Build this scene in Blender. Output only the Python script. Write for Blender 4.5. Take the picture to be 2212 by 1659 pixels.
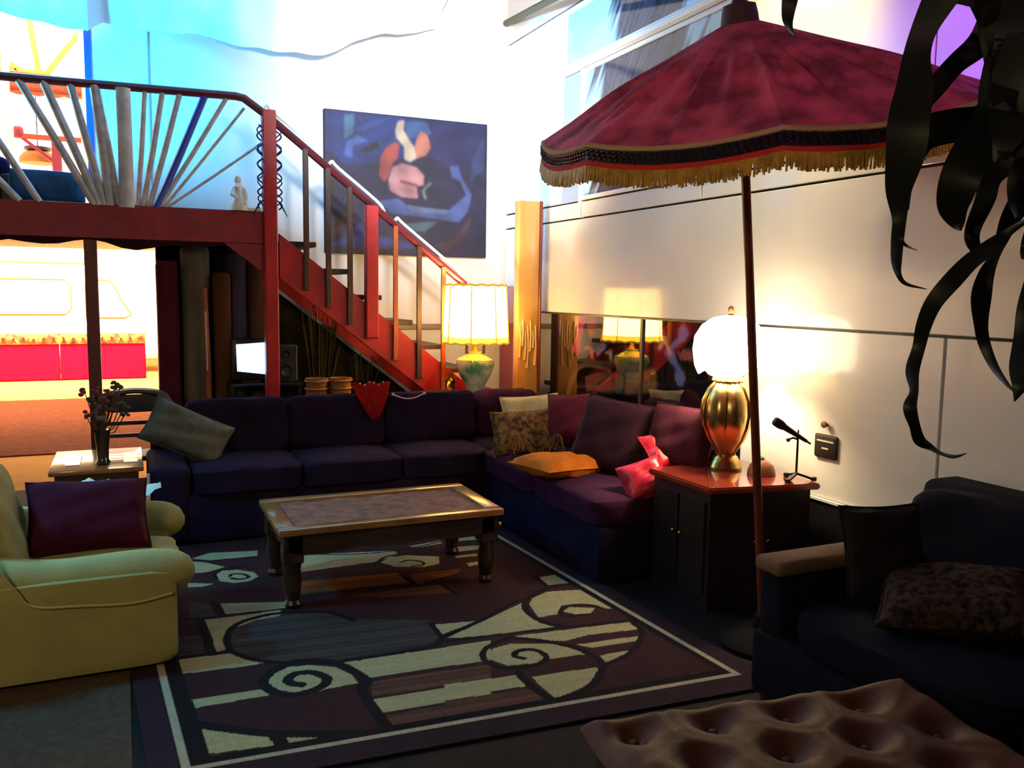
import bpy, bmesh, math, random
import numpy as np
from mathutils import Vector, Matrix
random.seed(7); np.random.seed(7)
for o in list(bpy.data.objects): bpy.data.objects.remove(o)
SC = bpy.context.scene; COL = SC.collection
V = Vector
# ---------------------------------------------------------------- camera, world, lights, exposure
def link(o):
    COL.objects.link(o); return o
cam = bpy.data.cameras.new('camera'); cam.sensor_fit = 'HORIZONTAL'; cam.sensor_width = 36.0
cam.lens = 36.0 * 1850 / 2212; cam.clip_start = .05
yaw, pit, rol = math.radians(24.4), math.radians(-6.1), math.radians(.8)
fw = V((math.sin(yaw)*math.cos(pit), math.cos(yaw)*math.cos(pit), math.sin(pit)))
r0 = V((math.cos(yaw), -math.sin(yaw), 0)); u0 = r0.cross(fw)
rt = r0*math.cos(rol) + u0*math.sin(rol); up = -r0*math.sin(rol) + u0*math.cos(rol)
co = link(bpy.data.objects.new('camera', cam))
co.matrix_world = Matrix(((rt.x, up.x, -fw.x, 0), (rt.y, up.y, -fw.y, 0), (rt.z, up.z, -fw.z, 1.6), (0, 0, 0, 1)))
SC.camera = co
vs = SC.view_settings; vs.view_transform = 'Standard'; vs.look = 'None'; vs.gamma = 1; vs.use_curve_mapping = False
vs.exposure = 0.0
W = bpy.data.worlds.new('World'); SC.world = W; W.use_nodes = True
W.node_tree.nodes['Background'].inputs[0].default_value = (.32, .27, .7, 1)
W.node_tree.nodes['Background'].inputs[1].default_value = .008
def light(name, kind, loc, power, color, aim=None, size=.2, spot=60, blend=.6, sy=None):
    l = bpy.data.lights.new(name, kind); l.energy = power; l.color = color
    if kind == 'AREA':
        l.size = size
        if sy: l.shape = 'RECTANGLE'; l.size_y = sy
    else: l.shadow_soft_size = size
    if kind == 'SPOT': l.spot_size = math.radians(spot); l.spot_blend = blend
    o = link(bpy.data.objects.new(name, l)); o.location = loc
    if aim is not None: o.rotation_euler = (V(aim) - V(loc)).to_track_quat('-Z', 'Y').to_euler()
    return o
# stage spots of the loft (cyan, white, violet, amber), the next hall's lights, a lamp behind the camera
light('cyan_landing_lamp', 'SPOT', (-1.45, 7.15, 3.0), 1500, (.0, .46, 1), (-.1, 7.42, 3.75), .12, 104, .6)
light('cyan_flood', 'SPOT', (-2.0, 4.4, 3.0), 420, (.08, .62, 1), (-.15, 4.3, .5), .2, 56, .8)
light('white_stage_spot', 'SPOT', (1.3, 3.4, 3.1), 1000, (1, .98, .97), (2.85, 7.55, 3.4), .15, 60, .9)
light('violet_stage_spot', 'SPOT', (2.2, 1.0, 3.3), 420, (.36, .06, 1), (3.3, 2.45, 2.85), .1, 30, .8)
light('amber_stage_spot', 'SPOT', (2.8, 3.4, 4.0), 260, (1, .80, .36), (3.33, 3.7, 2.9), .1, 66, .9)
light('hall_lights', 'AREA', (-1.5, 13.0, 4.6), 2000, (1, .87, .62), (-1.5, 13.0, 0), 6, sy=7)
light('hall_back_lights', 'AREA', (-1.0, 15.2, 3.2), 1100, (1, .9, .7), (-1, 18, 1.4), 4, sy=1)
light('upper_hall_light', 'AREA', (-1.0, 9.0, 4.9), 230, (1, .9, .72), (-1, 10.5, 3.3), 2.5)
light('rose_fill_light', 'SPOT', (.5, -1.8, 3.4), 140, (1, .42, .62), (2.35, 2.9, 2.5), .3, 26, .7)  # added pink fill from behind the camera, brightens the umbrella; no such lamp seen
light('room_lamp', 'AREA', (-1.9, .6, 2.3), 40, (1, .82, .40), (-.3, 3.4, .3), .6)

# ---------------------------------------------------------------- materials
def S(r, g, b):
    f = lambda c: (c/255/12.92) if c/255 <= .04045 else ((c/255+.055)/1.055)**2.4
    return (f(r), f(g), f(b), 1)
MATS = {}
def M(name, c, rough=.6, metal=0, spec=.5, bump=0, bscale=60, var=0, vscale=8, emit=None, es=0, sheen=0, stretch=None, attr=None, alpha=1, c2=None, coat=0, trans=0):
    if name in MATS: return MATS[name]
    m = bpy.data.materials.new(name); m.use_nodes = True; nt = m.node_tree; b = nt.nodes['Principled BSDF']
    if len(c) == 3: c = (*c, 1)
    b.inputs['Base Color'].default_value = c; b.inputs['Roughness'].default_value = rough
    if rough >= .74 and spec == .5: spec = .08
    b.inputs['Metallic'].default_value = metal; b.inputs['Specular IOR Level'].default_value = spec
    b.inputs['Sheen Weight'].default_value = sheen; b.inputs['Coat Weight'].default_value = coat
    b.inputs['Transmission Weight'].default_value = trans
    m.diffuse_color = c
    if emit: b.inputs['Emission Color'].default_value = (*emit[:3], 1); b.inputs['Emission Strength'].default_value = es
    tc = nt.nodes.new('ShaderNodeTexCoord'); mp = nt.nodes.new('ShaderNodeMapping')
    nt.links.new(tc.outputs['Object'], mp.inputs[0])
    if stretch: mp.inputs['Scale'].default_value = stretch
    if attr:
        a = nt.nodes.new('ShaderNodeAttribute'); a.attribute_name = attr
        nt.links.new(a.outputs['Color'], b.inputs['Base Color'])
    if var:
        n = nt.nodes.new('ShaderNodeTexNoise'); n.inputs['Scale'].default_value = vscale; n.inputs['Detail'].default_value = 6
        nt.links.new(mp.outputs[0], n.inputs['Vector'])
        mx = nt.nodes.new('ShaderNodeMix'); mx.data_type = 'RGBA'
        k = c2 if c2 else tuple(x*(1-var) for x in c[:3])
        rp = nt.nodes.new('ShaderNodeValToRGB'); rp.color_ramp.elements[0].position = .38; rp.color_ramp.elements[1].position = .62
        nt.links.new(n.outputs[0], rp.inputs[0]); nt.links.new(rp.outputs[0], mx.inputs[0])
        mx.inputs[6].default_value = c; mx.inputs[7].default_value = (*k[:3], 1)
        if attr: nt.links.new(a.outputs['Color'], mx.inputs[6]); mx.blend_type = 'MULTIPLY'; mx.inputs[7].default_value = (1-var, 1-var, 1-var, 1)
        nt.links.new(mx.outputs[2], b.inputs['Base Color'])
    if bump:
        n2 = nt.nodes.new('ShaderNodeTexNoise'); n2.inputs['Scale'].default_value = bscale; n2.inputs['Detail'].default_value = 4
        nt.links.new(mp.outputs[0], n2.inputs['Vector'])
        bp = nt.nodes.new('ShaderNodeBump'); bp.inputs['Strength'].default_value = bump; bp.inputs['Distance'].default_value = .01
        nt.links.new(n2.outputs[0], bp.inputs['Height']); nt.links.new(bp.outputs[0], b.inputs['Normal'])
    MATS[name] = m; return m
def shade_mat(name, c, es):
    m = bpy.data.materials.new(name); m.use_nodes = True; nt = m.node_tree; b = nt.nodes['Principled BSDF']; out = nt.nodes['Material Output']
    b.inputs['Base Color'].default_value = c; b.inputs['Roughness'].default_value = .7
    b.inputs['Emission Color'].default_value = c; b.inputs['Emission Strength'].default_value = es
    t = nt.nodes.new('ShaderNodeBsdfTranslucent'); t.inputs[0].default_value = c
    mx = nt.nodes.new('ShaderNodeMixShader'); mx.inputs[0].default_value = .5
    nt.links.new(b.outputs[0], mx.inputs[1]); nt.links.new(t.outputs[0], mx.inputs[2]); nt.links.new(mx.outputs[0], out.inputs[0])
    MATS[name] = m; return m

# ---------------------------------------------------------------- mesh helpers (all in world coordinates)
ORG = {}
def B_(): return bmesh.new()
def obj(name, bm, mat, parent=None, smooth=True, kind=None, label=None, mats=None):
    off = V((0, 0, 0))
    if parent is not None: off = ORG[parent.name]
    if off.length: bmesh.ops.translate(bm, vec=-off, verts=bm.verts)
    if not name.startswith('_nofix'): bmesh.ops.recalc_face_normals(bm, faces=bm.faces)
    me = bpy.data.meshes.new(name); bm.to_mesh(me); bm.free()
    for x in (mats or [mat]): me.materials.append(x)
    if smooth:
        for p in me.polygons: p.use_smooth = True
        try: me.set_sharp_from_angle(angle=math.radians(38))
        except Exception: pass
    o = link(bpy.data.objects.new(name, me))
    if parent is not None: o.parent = parent
    ORG[o.name] = off
    if kind: o['kind'] = kind
    if label: o['label'] = label
    return o
def thing(name, label, cat, loc=(0, 0, 0), group=None):
    o = link(bpy.data.objects.new(name, None)); o.location = loc; o.empty_display_size = .1
    o['label'] = label; o['category'] = cat
    if group: o['group'] = group
    ORG[o.name] = V(loc); return o
def tag(o, label, cat, group=None):
    o['label'] = label; o['category'] = cat
    if group: o['group'] = group
    return o
def struct(name, bm, mat, parent=None, smooth=False):
    o = obj(name, bm, mat, parent, smooth)
    if parent is None: o['kind'] = 'structure'
    return o
def box(bm, x0, x1, y0, y1, z0, z1, bev=0, seg=2, R=None, mi=0):
    t = bmesh.new(); bmesh.ops.create_cube(t, size=1)
    for v in t.verts: v.co = V(((x0+x1)/2 + v.co.x*(x1-x0), (y0+y1)/2 + v.co.y*(y1-y0), (z0+z1)/2 + v.co.z*(z1-z0)))
    if bev: bmesh.ops.bevel(t, geom=t.edges[:], offset=bev, segments=seg, affect='EDGES', profile=.5)
    if R: bmesh.ops.transform(t, matrix=R, verts=t.verts)
    merge(bm, t, mi); return bm
def merge(bm, t, mi=0):
    mp = {}
    for v in t.verts: mp[v] = bm.verts.new(v.co)
    for f in t.faces:
        try:
            g = bm.faces.new([mp[v] for v in f.verts]); g.material_index = mi
        except ValueError: pass
    t.free()
def rotat(c, ax, deg): return Matrix.Translation(V(c)) @ Matrix.Rotation(math.radians(deg), 4, ax) @ Matrix.Translation(-V(c))
def frame(d):
    d = d.normalized(); a = V((0, 0, 1)) if abs(d.z) < .95 else V((1, 0, 0))
    x = d.cross(a).normalized(); return x, x.cross(d).normalized()
def tube(bm, pts, rad, n=8, cap=True, flat=1.0, closed=False):
    pts = [V(p) for p in pts]; k = len(pts); rad = rad if hasattr(rad, '__len__') else [rad]*k
    rings = []; px = None
    for i, p in enumerate(pts):
        d = (pts[min(i+1, k-1)] - pts[max(i-1, 0)])
        if closed: d = pts[(i+1) % k] - pts[i-1]
        x, y = frame(d)
        if px is not None:
            x = (px - d.normalized()*px.dot(d.normalized()))
            if x.length < 1e-6: x, y = frame(d)
            x.normalize(); y = x.cross(d.normalized())
        px = x
        rings.append([bm.verts.new(p + (x*math.cos(2*math.pi*j/n) + y*flat*math.sin(2*math.pi*j/n))*rad[i]) for j in range(n)])
    for i in range(k if closed else k-1):
        a, b = rings[i], rings[(i+1) % k]
        for j in range(n):
            try: bm.faces.new((a[j], a[(j+1) % n], b[(j+1) % n], b[j]))
            except ValueError: pass
    if cap and not closed:
        bm.faces.new(rings[0]); bm.faces.new(rings[-1][::-1])
    return bm
def bar(bm, a, b, w, t, bev=0):
    a, b = V(a), V(b); d = b-a; L = d.length; x, y = frame(d)
    m = Matrix(((x.x, y.x, d.x/L, (a.x+b.x)/2), (x.y, y.y, d.y/L, (a.y+b.y)/2), (x.z, y.z, d.z/L, (a.z+b.z)/2), (0, 0, 0, 1)))
    return box(bm, -w/2, w/2, -t/2, t/2, -L/2, L/2, bev, 1, m)
def lathe(bm, c, prof, n=24, ax=None, ripple=None):
    c = V(c); M3 = Matrix.Identity(3) if ax is None else V((0, 0, 1)).rotation_difference(V(ax)).to_matrix()
    rings = []
    for i, (r, z) in enumerate(prof):
        R = []
        for j in range(n):
            a = 2*math.pi*j/n; rr, zz = r, z
            if ripple: rr, zz = ripple(i, a, r, z)
            R.append(bm.verts.new(c + M3 @ V((rr*math.cos(a), rr*math.sin(a), zz))))
        rings.append(R)
    for i in range(len(rings)-1):
        for j in range(n):
            try: bm.faces.new((rings[i][j], rings[i][(j+1) % n], rings[i+1][(j+1) % n], rings[i+1][j]))
            except ValueError: pass
    if prof[0][0] > 1e-4 and not ripple:
        bm.faces.new(rings[0][::-1])
    if prof[-1][0] > 1e-4 and not ripple: bm.faces.new(rings[-1])
    return bm
def sq(bm, c, h, e=5, n=10, bulge=0, R=None, noise=0, seed=0):
    """soft rounded block: cube mapped on a superquadric, optional bulge of the top"""
    t = bmesh.new(); bmesh.ops.create_cube(t, size=2)
    bmesh.ops.subdivide_edges(t, edges=t.edges[:], cuts=n-1, use_grid_fill=True)
    rnd = random.Random(seed); ph = [rnd.uniform(0, 6) for _ in range(6)]
    for v in t.verts:
        p = v.co.copy(); mx = max(abs(p.x), abs(p.y), abs(p.z)); nr = (abs(p.x)**e + abs(p.y)**e + abs(p.z)**e)**(1/e)
        p *= mx/nr
        q = V((p.x*h[0], p.y*h[1], p.z*h[2]))
        if bulge: q.z += bulge*(1-p.x*p.x)*(1-p.y*p.y)*(1 if p.z > 0 else -.15)
        if noise: q += V((math.sin(7*p.y+5*p.z+ph[0]), math.sin(6*p.x+4*p.z+ph[1]), math.sin(5*p.x+7*p.y+ph[2]) + .5*math.sin(13*p.x-9*p.y+ph[3])))*noise
        v.co = q
    m = Matrix.Translation(V(c)) @ (R.to_4x4() if R else Matrix.Identity(4))
    bmesh.ops.transform(t, matrix=m, verts=t.verts); merge(bm, t); return bm
def eul(x, y, z): return Matrix.Rotation(math.radians(z), 3, 'Z') @ Matrix.Rotation(math.radians(y), 3, 'Y') @ Matrix.Rotation(math.radians(x), 3, 'X')
def pillow(bm, c, w, h, t, R, n=18, seed=0, wr=.004):
    """throw pillow lying in local xy with pinched seam and ears at the corners"""
    rnd = random.Random(seed); ph = [rnd.uniform(0, 6) for _ in range(6)]
    t2 = bmesh.new(); g = {}
    for s in (1, -1):
        for i in range(n+1):
            for j in range(n+1):
                u, v = -1+2*i/n, -1+2*j/n
                edge = i in (0, n) or j in (0, n)
                if s == -1 and edge: g[s, i, j] = g[1, i, j]; continue
                x = u*w/2*(1-.07*(1-v*v)); y = v*h/2*(1-.07*(1-u*u))
                z = 0 if edge else s*t/2*((1-u**4)*(1-v**4))**.45
                z += wr*(math.sin(5*u+3*v+ph[0]) + math.sin(9*v-4*u+ph[1]))*(1-abs(u*v))
                g[s, i, j] = t2.verts.new((x, y, z))
    for s in (1, -1):
        for i in range(n):
            for j in range(n):
                q = [g[s, i, j], g[s, i+1, j], g[s, i+1, j+1], g[s, i, j+1]]
                t2.faces.new(q if s == 1 else q[::-1])
    bmesh.ops.transform(t2, matrix=Matrix.Translation(V(c)) @ R.to_4x4(), verts=t2.verts); merge(bm, t2); return bm
def prism(bm, poly, f0, f1):
    """poly of 2-D points; f0, f1 map a 2-D point to the two 3-D sides"""
    a = [bm.verts.new(f0(*p)) for p in poly]; b = [bm.verts.new(f1(*p)) for p in poly]
    bm.faces.new(a); bm.faces.new(b[::-1])
    for i in range(len(poly)):
        j = (i+1) % len(poly); bm.faces.new((a[i], b[i], b[j], a[j]))
    return bm
def smoothline(pts, k=6):
    """Catmull-Rom through points (any dimension)"""
    P = [np.array(p, float) for p in pts]; P = [2*P[0]-P[1]] + P + [2*P[-1]-P[-2]]; out = []
    for i in range(1, len(P)-2):
        for s in range(k):
            t = s/k; a, b, c, d = P[i-1], P[i], P[i+1], P[i+2]
            out.append(.5*(2*b + (c-a)*t + (2*a-5*b+4*c-d)*t*t + (3*b-a-3*c+d)*t**3))
    out.append(P[-2]); return out
def inpoly(X, Y, poly):
    r = np.zeros(X.shape, bool); n = len(poly)
    for i in range(n):
        x0, y0 = poly[i]; x1, y1 = poly[(i+1) % n]
        if y0 == y1: continue
        c = ((y0 > Y) != (y1 > Y)) & (X < (x1-x0)*(Y-y0)/(y1-y0) + x0); r ^= c
    return r
def segdist(X, Y, pts):
    d = np.full(X.shape, 9.)
    for (x0, y0), (x1, y1) in zip(pts[:-1], pts[1:]):
        L = (x1-x0)**2 + (y1-y0)**2 + 1e-12
        t = np.clip(((X-x0)*(x1-x0) + (Y-y0)*(y1-y0))/L, 0, 1)
        d = np.minimum(d, np.hypot(X-x0-t*(x1-x0), Y-y0-t*(y1-y0)))
    return d
def painted_grid(name, pts, nx, ny, cols, mat, parent=None):
    """flat print: a grid of points (ny+1, nx+1, 3) carrying a painted colour attribute"""
    off = ORG[parent.name] if parent is not None else V((0, 0, 0))
    co = (pts - np.array(off)).reshape(-1, 3).astype(np.float32)
    me = bpy.data.meshes.new(name); n = len(co); f = nx*ny
    idx = np.arange(n).reshape(ny+1, nx+1)
    q = np.stack([idx[:-1, :-1], idx[:-1, 1:], idx[1:, 1:], idx[1:, :-1]], -1).reshape(-1)
    me.vertices.add(n); me.vertices.foreach_set('co', co.ravel())
    me.loops.add(f*4); me.loops.foreach_set('vertex_index', q.astype(np.int32))
    me.polygons.add(f); me.polygons.foreach_set('loop_start', np.arange(0, f*4, 4, dtype=np.int32))
    me.update(calc_edges=True)
    a = me.color_attributes.new('paint', 'FLOAT_COLOR', 'POINT')
    c4 = np.ones((n, 4), np.float32); c4[:, :3] = cols.reshape(-1, 3); a.data.foreach_set('color', c4.ravel())
    me.materials.append(mat)
    o = link(bpy.data.objects.new(name, me))
    if parent is not None: o.parent = parent
    ORG[o.name] = off; return o

LEAVES = [[[1.593,1.341,2.243,0.037],[1.591,1.383,2.177,0.0269],[1.57,1.381,2.115,0.0279],[1.523,1.34,2.037,0.0368],[1.476,1.308,1.961,0.0398],[1.479,1.313,1.897,0.0382],[1.506,1.349,1.83,0.0265],[1.533,1.367,1.772,0.015],[1.511,1.349,1.724,0.0129],[1.465,1.307,1.678,0.0106],[1.446,1.283,1.648,0.0057],[1.482,1.294,1.629,0.0038],[1.562,1.314,1.62,0.001]],[[1.817,1.353,2.271,0.0514],[1.799,1.4,2.186,0.0315],[1.736,1.417,2.129,0.0231],[1.649,1.396,2.062,0.0225],[1.581,1.376,2.002,0.014],[1.567,1.39,1.954,0.003]],[[1.688,1.222,2.168,0.0376],[1.693,1.26,2.086,0.0386],[1.674,1.254,1.999,0.0423],[1.596,1.227,1.922,0.0449],[1.525,1.208,1.86,0.0384],[1.518,1.219,1.815,0.035],[1.557,1.254,1.784,0.0285],[1.595,1.271,1.754,0.0135],[1.582,1.253,1.74,0.0019]],[[1.806,1.277,1.957,0.0342],[1.805,1.321,1.909,0.0278],[1.763,1.33,1.867,0.0226],[1.706,1.297,1.815,0.02],[1.645,1.273,1.752,0.0157],[1.653,1.279,1.721,0.0138],[1.714,1.305,1.699,0.0091],[1.765,1.318,1.688,0.0021]],[[1.723,1.204,1.768,0.0048],[1.725,1.249,1.744,0.0089],[1.693,1.256,1.717,0.0167],[1.604,1.239,1.68,0.0172],[1.532,1.223,1.639,0.0187],[1.506,1.243,1.593,0.017],[1.529,1.283,1.546,0.0155],[1.546,1.307,1.496,0.0129],[1.515,1.293,1.448,0.0137],[1.473,1.25,1.41,0.0085],[1.442,1.231,1.38,0.0131],[1.472,1.242,1.339,0.0105],[1.525,1.272,1.301,0.0117],[1.562,1.275,1.284,0.0069],[1.55,1.242,1.278,0.0039],[1.532,1.194,1.28,0.0038],[1.545,1.176,1.289,0.0009]],[[1.788,1.25,1.845,0.0298],[1.787,1.292,1.781,0.0204],[1.764,1.292,1.736,0.0142],[1.703,1.262,1.693,0.0099],[1.648,1.238,1.652,0.0155],[1.648,1.246,1.604,0.0195],[1.692,1.275,1.546,0.014],[1.728,1.291,1.503,0.0123],[1.727,1.264,1.456,0.0091],[1.701,1.215,1.425,0.0049],[1.692,1.186,1.407,0.0019]],[[1.65,1.134,1.643,0.0165],[1.672,1.166,1.583,0.0132],[1.662,1.159,1.523,0.0151],[1.61,1.123,1.47,0.0183],[1.572,1.093,1.438,0.0143],[1.573,1.102,1.404,0.0018]],[[1.592,1.801,2.398,0.0238],[1.617,1.836,2.372,0.0206],[1.608,1.83,2.323,0.0145],[1.579,1.784,2.278,0.0059],[1.562,1.745,2.251,0.0012]],[[1.818,1.3,2.017,0.0488],[1.78,1.365,1.997,0.0375],[1.705,1.393,1.985,0.0374],[1.606,1.381,1.956,0.0364],[1.544,1.359,1.904,0.0297],[1.545,1.365,1.842,0.014],[1.59,1.395,1.797,0.002]],[[1.622,1.157,2.106,0.0449],[1.629,1.194,2.028,0.0415],[1.631,1.179,1.954,0.0368],[1.603,1.13,1.882,0.0268]],[[1.794,1.423,2.308,0.0295],[1.881,1.426,2.25,0.0431],[1.909,1.398,2.164,0.0484],[1.884,1.345,2.067,0.042]],[[1.485,1.317,1.724,0.0039],[1.528,1.346,1.715,0.0035],[1.535,1.337,1.707,0.0025],[1.509,1.295,1.699,0.0008]],[[1.624,1.236,2.225,0.0465],[1.694,1.245,2.157,0.0572],[1.692,1.233,2.08,0.0523],[1.635,1.194,1.984,0.0463],[1.582,1.166,1.912,0.0271],[1.572,1.179,1.868,0.0055]],[[1.656,1.22,2.118,0.0374],[1.679,1.254,2.074,0.0403],[1.669,1.245,1.996,0.044],[1.642,1.195,1.921,0.0372],[1.624,1.155,1.887,0.0182]],[[1.656,1.186,2.109,0.0551],[1.686,1.213,2.038,0.0566],[1.669,1.207,1.962,0.047],[1.605,1.177,1.906,0.0256],[1.554,1.151,1.868,0.0054]],[[1.602,1.235,2.222,0.037],[1.664,1.252,2.191,0.0474],[1.676,1.235,2.133,0.0473],[1.648,1.185,2.055,0.0368]],[[1.652,1.176,2.203,0.0545],[1.672,1.208,2.126,0.0559],[1.632,1.211,2.036,0.0335],[1.564,1.183,1.988,0.0127],[1.518,1.157,1.963,0.0026]],[[1.775,1.241,1.911,0.0295],[1.789,1.279,1.868,0.0242],[1.775,1.275,1.817,0.0161],[1.732,1.236,1.772,0.0059]],[[1.645,1.283,2.234,0.023],[1.695,1.302,2.172,0.0255],[1.705,1.285,2.103,0.0294],[1.679,1.233,2.014,0.0381]],[[1.702,1.177,1.739,0.0189],[1.733,1.209,1.713,0.0155],[1.721,1.208,1.698,0.0097],[1.669,1.176,1.682,0.0028]]]  # tables here and many positions below are image pixels back-projected to world coordinates
RUGP = [["G",[[0.387,3.962],[0.422,4.078],[0.503,4.142],[0.658,4.161],[0.874,4.093],[0.956,3.977],[1.311,3.811],[1.303,3.621],[1.221,3.547],[0.754,3.539],[0.523,3.635],[0.392,3.804]]],["C",[[0.321,5.248],[0.426,5.329],[0.7,5.267],[0.685,5.163],[0.421,5.177]]],["C",[[0.247,5.232],[0.417,5.135],[0.487,5.02],[0.386,4.963],[0.271,4.969]]],["C",[[0.409,4.873],[0.464,4.954],[0.542,4.942],[0.621,4.868],[0.637,4.781],[0.577,4.714],[0.508,4.716],[0.438,4.77]]],["C",[[0.272,4.811],[0.402,4.746],[0.343,4.72],[0.267,4.738]]],["G",[[0.256,4.508],[0.37,4.439],[0.374,4.256],[0.248,4.287]]],["C",[[0.404,4.426],[0.687,4.333],[0.773,4.32],[0.758,4.237],[0.671,4.24],[0.408,4.263]]],["C",[[0.294,4.228],[0.668,4.22],[0.649,4.144],[0.529,4.132],[0.42,4.06],[0.382,3.946],[0.381,3.825],[0.314,3.827]]],["G",[[0.146,4.071],[0.273,4.045],[0.284,3.831],[0.135,3.836]]],["C",[[0.133,3.804],[0.389,3.78],[0.446,3.699],[0.517,3.637],[0.461,3.621],[0.16,3.648],[0.127,3.654]]],["C",[[0.17,3.395],[0.451,3.384],[0.476,3.319],[0.183,3.319]]],["C",[[0.488,3.439],[0.515,3.5],[0.588,3.545],[0.677,3.531],[0.77,3.47],[0.816,3.375],[0.824,3.284],[0.699,3.287],[0.662,3.275],[0.559,3.311],[0.505,3.362]]],["C",[[0.798,3.513],[1.2,3.486],[1.489,3.48],[1.407,3.284],[1.073,3.305],[0.881,3.318],[0.862,3.386],[0.828,3.477]]],["M",[[0.871,3.279],[1.389,3.244],[1.335,3.114],[0.843,3.152]]],["C",[[0.834,3.13],[1.33,3.102],[1.279,2.983],[0.85,3.009]]],["M",[[0.854,2.983],[1.275,2.972],[1.198,2.79],[0.849,2.89]]],["C",[[0.187,3.157],[0.44,3.017],[0.451,2.925],[0.192,2.962]]],["T",[[0.196,2.95],[0.454,2.913],[0.454,2.826],[0.207,2.857]]],["C",[[0.483,2.993],[0.98,2.795],[0.804,2.808],[0.487,2.817]]],["C",[[0.266,2.804],[0.724,2.768],[0.73,2.694],[0.642,2.684],[0.522,2.695]]],["C",[[0.779,2.724],[1.161,2.702],[1.137,2.646],[0.765,2.709]]],["C",[[0.927,5.066],[1.082,5.051],[1.468,4.961],[1.471,4.88],[1.311,4.791],[0.871,4.768]]],["C",[[1.331,4.768],[1.406,4.844],[1.516,4.846],[1.687,4.747],[1.64,4.615],[1.544,4.595],[1.387,4.658]]],["T",[[0.79,4.628],[1.372,4.552],[1.408,4.365],[1.096,4.39],[0.75,4.399]]],["T",[[1.415,4.494],[1.731,4.492],[1.683,4.413],[1.419,4.322]]],["M",[[1.016,4.29],[1.537,4.274],[1.548,4.121],[1.204,4.202]]],["C",[[1.313,3.751],[1.548,3.714],[1.295,3.597]]],["C",[[1.579,5.015],[1.808,5.061],[1.795,4.997],[1.612,4.969]]],["C",[[1.909,5.074],[2.111,5.067],[2.079,4.989],[1.904,5.006]]],["C",[[1.842,4.894],[2.03,4.869],[2.0,4.798],[1.805,4.794]]],["C",[[1.783,4.724],[1.966,4.714],[1.949,4.673],[1.768,4.684]]],["C",[[1.793,4.568],[1.927,4.574],[1.892,4.514],[1.79,4.511]]],["C",[[2.064,4.178],[2.2,4.191],[2.199,4.032],[2.071,4.045]]],["C",[[1.85,3.825],[1.901,3.895],[2.016,3.955],[2.201,3.917],[2.21,3.611],[2.168,3.628],[2.144,3.705],[1.994,3.744],[1.918,3.645],[1.813,3.646]]],["C",[[1.963,3.669],[2.019,3.711],[2.139,3.651],[2.083,3.598],[2.006,3.609]]],["C",[[1.302,3.585],[1.558,3.71],[1.824,3.858],[1.776,3.703],[1.787,3.576],[1.855,3.508],[1.572,3.529],[1.364,3.559]]],["C",[[1.596,3.482],[2.205,3.424],[2.201,3.327],[1.933,3.362],[1.806,3.341],[1.675,3.395]]],["C",[[1.83,3.286],[2.158,3.26],[2.136,3.214],[1.878,3.223]]],["C",[[1.869,3.142],[2.021,3.138],[1.977,3.097],[1.854,3.067]]],["C",[[1.427,3.358],[1.469,3.392],[1.556,3.408],[1.71,3.345],[1.795,3.292],[1.822,3.178],[1.648,3.192],[1.59,3.176],[1.45,3.203],[1.409,3.283]]],["C",[[1.497,3.069],[1.797,3.043],[1.777,2.99],[1.698,2.92],[1.605,2.874],[1.501,2.864]]],["C",[[1.141,3.138],[1.466,3.104],[1.465,3.003],[1.443,2.998],[1.102,3.031]]],["M",[[1.094,3.008],[1.454,2.979],[1.464,2.853],[1.039,2.857]]],["C",[[1.032,2.836],[1.344,2.801],[1.616,2.856],[1.62,2.736],[1.577,2.716],[1.532,2.704],[1.026,2.821]]],["T",[[0.993,2.728],[1.322,2.691],[1.256,2.651],[0.976,2.682]]],["M",[[2.135,2.841],[2.254,2.807],[2.23,2.756],[2.139,2.794]]],["C",[[2.148,2.747],[2.261,2.729],[2.27,2.611],[2.134,2.534],[2.13,2.628]]],["M",[[1.631,2.731],[2.026,2.671],[2.022,2.646],[1.64,2.702]]]]
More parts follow.
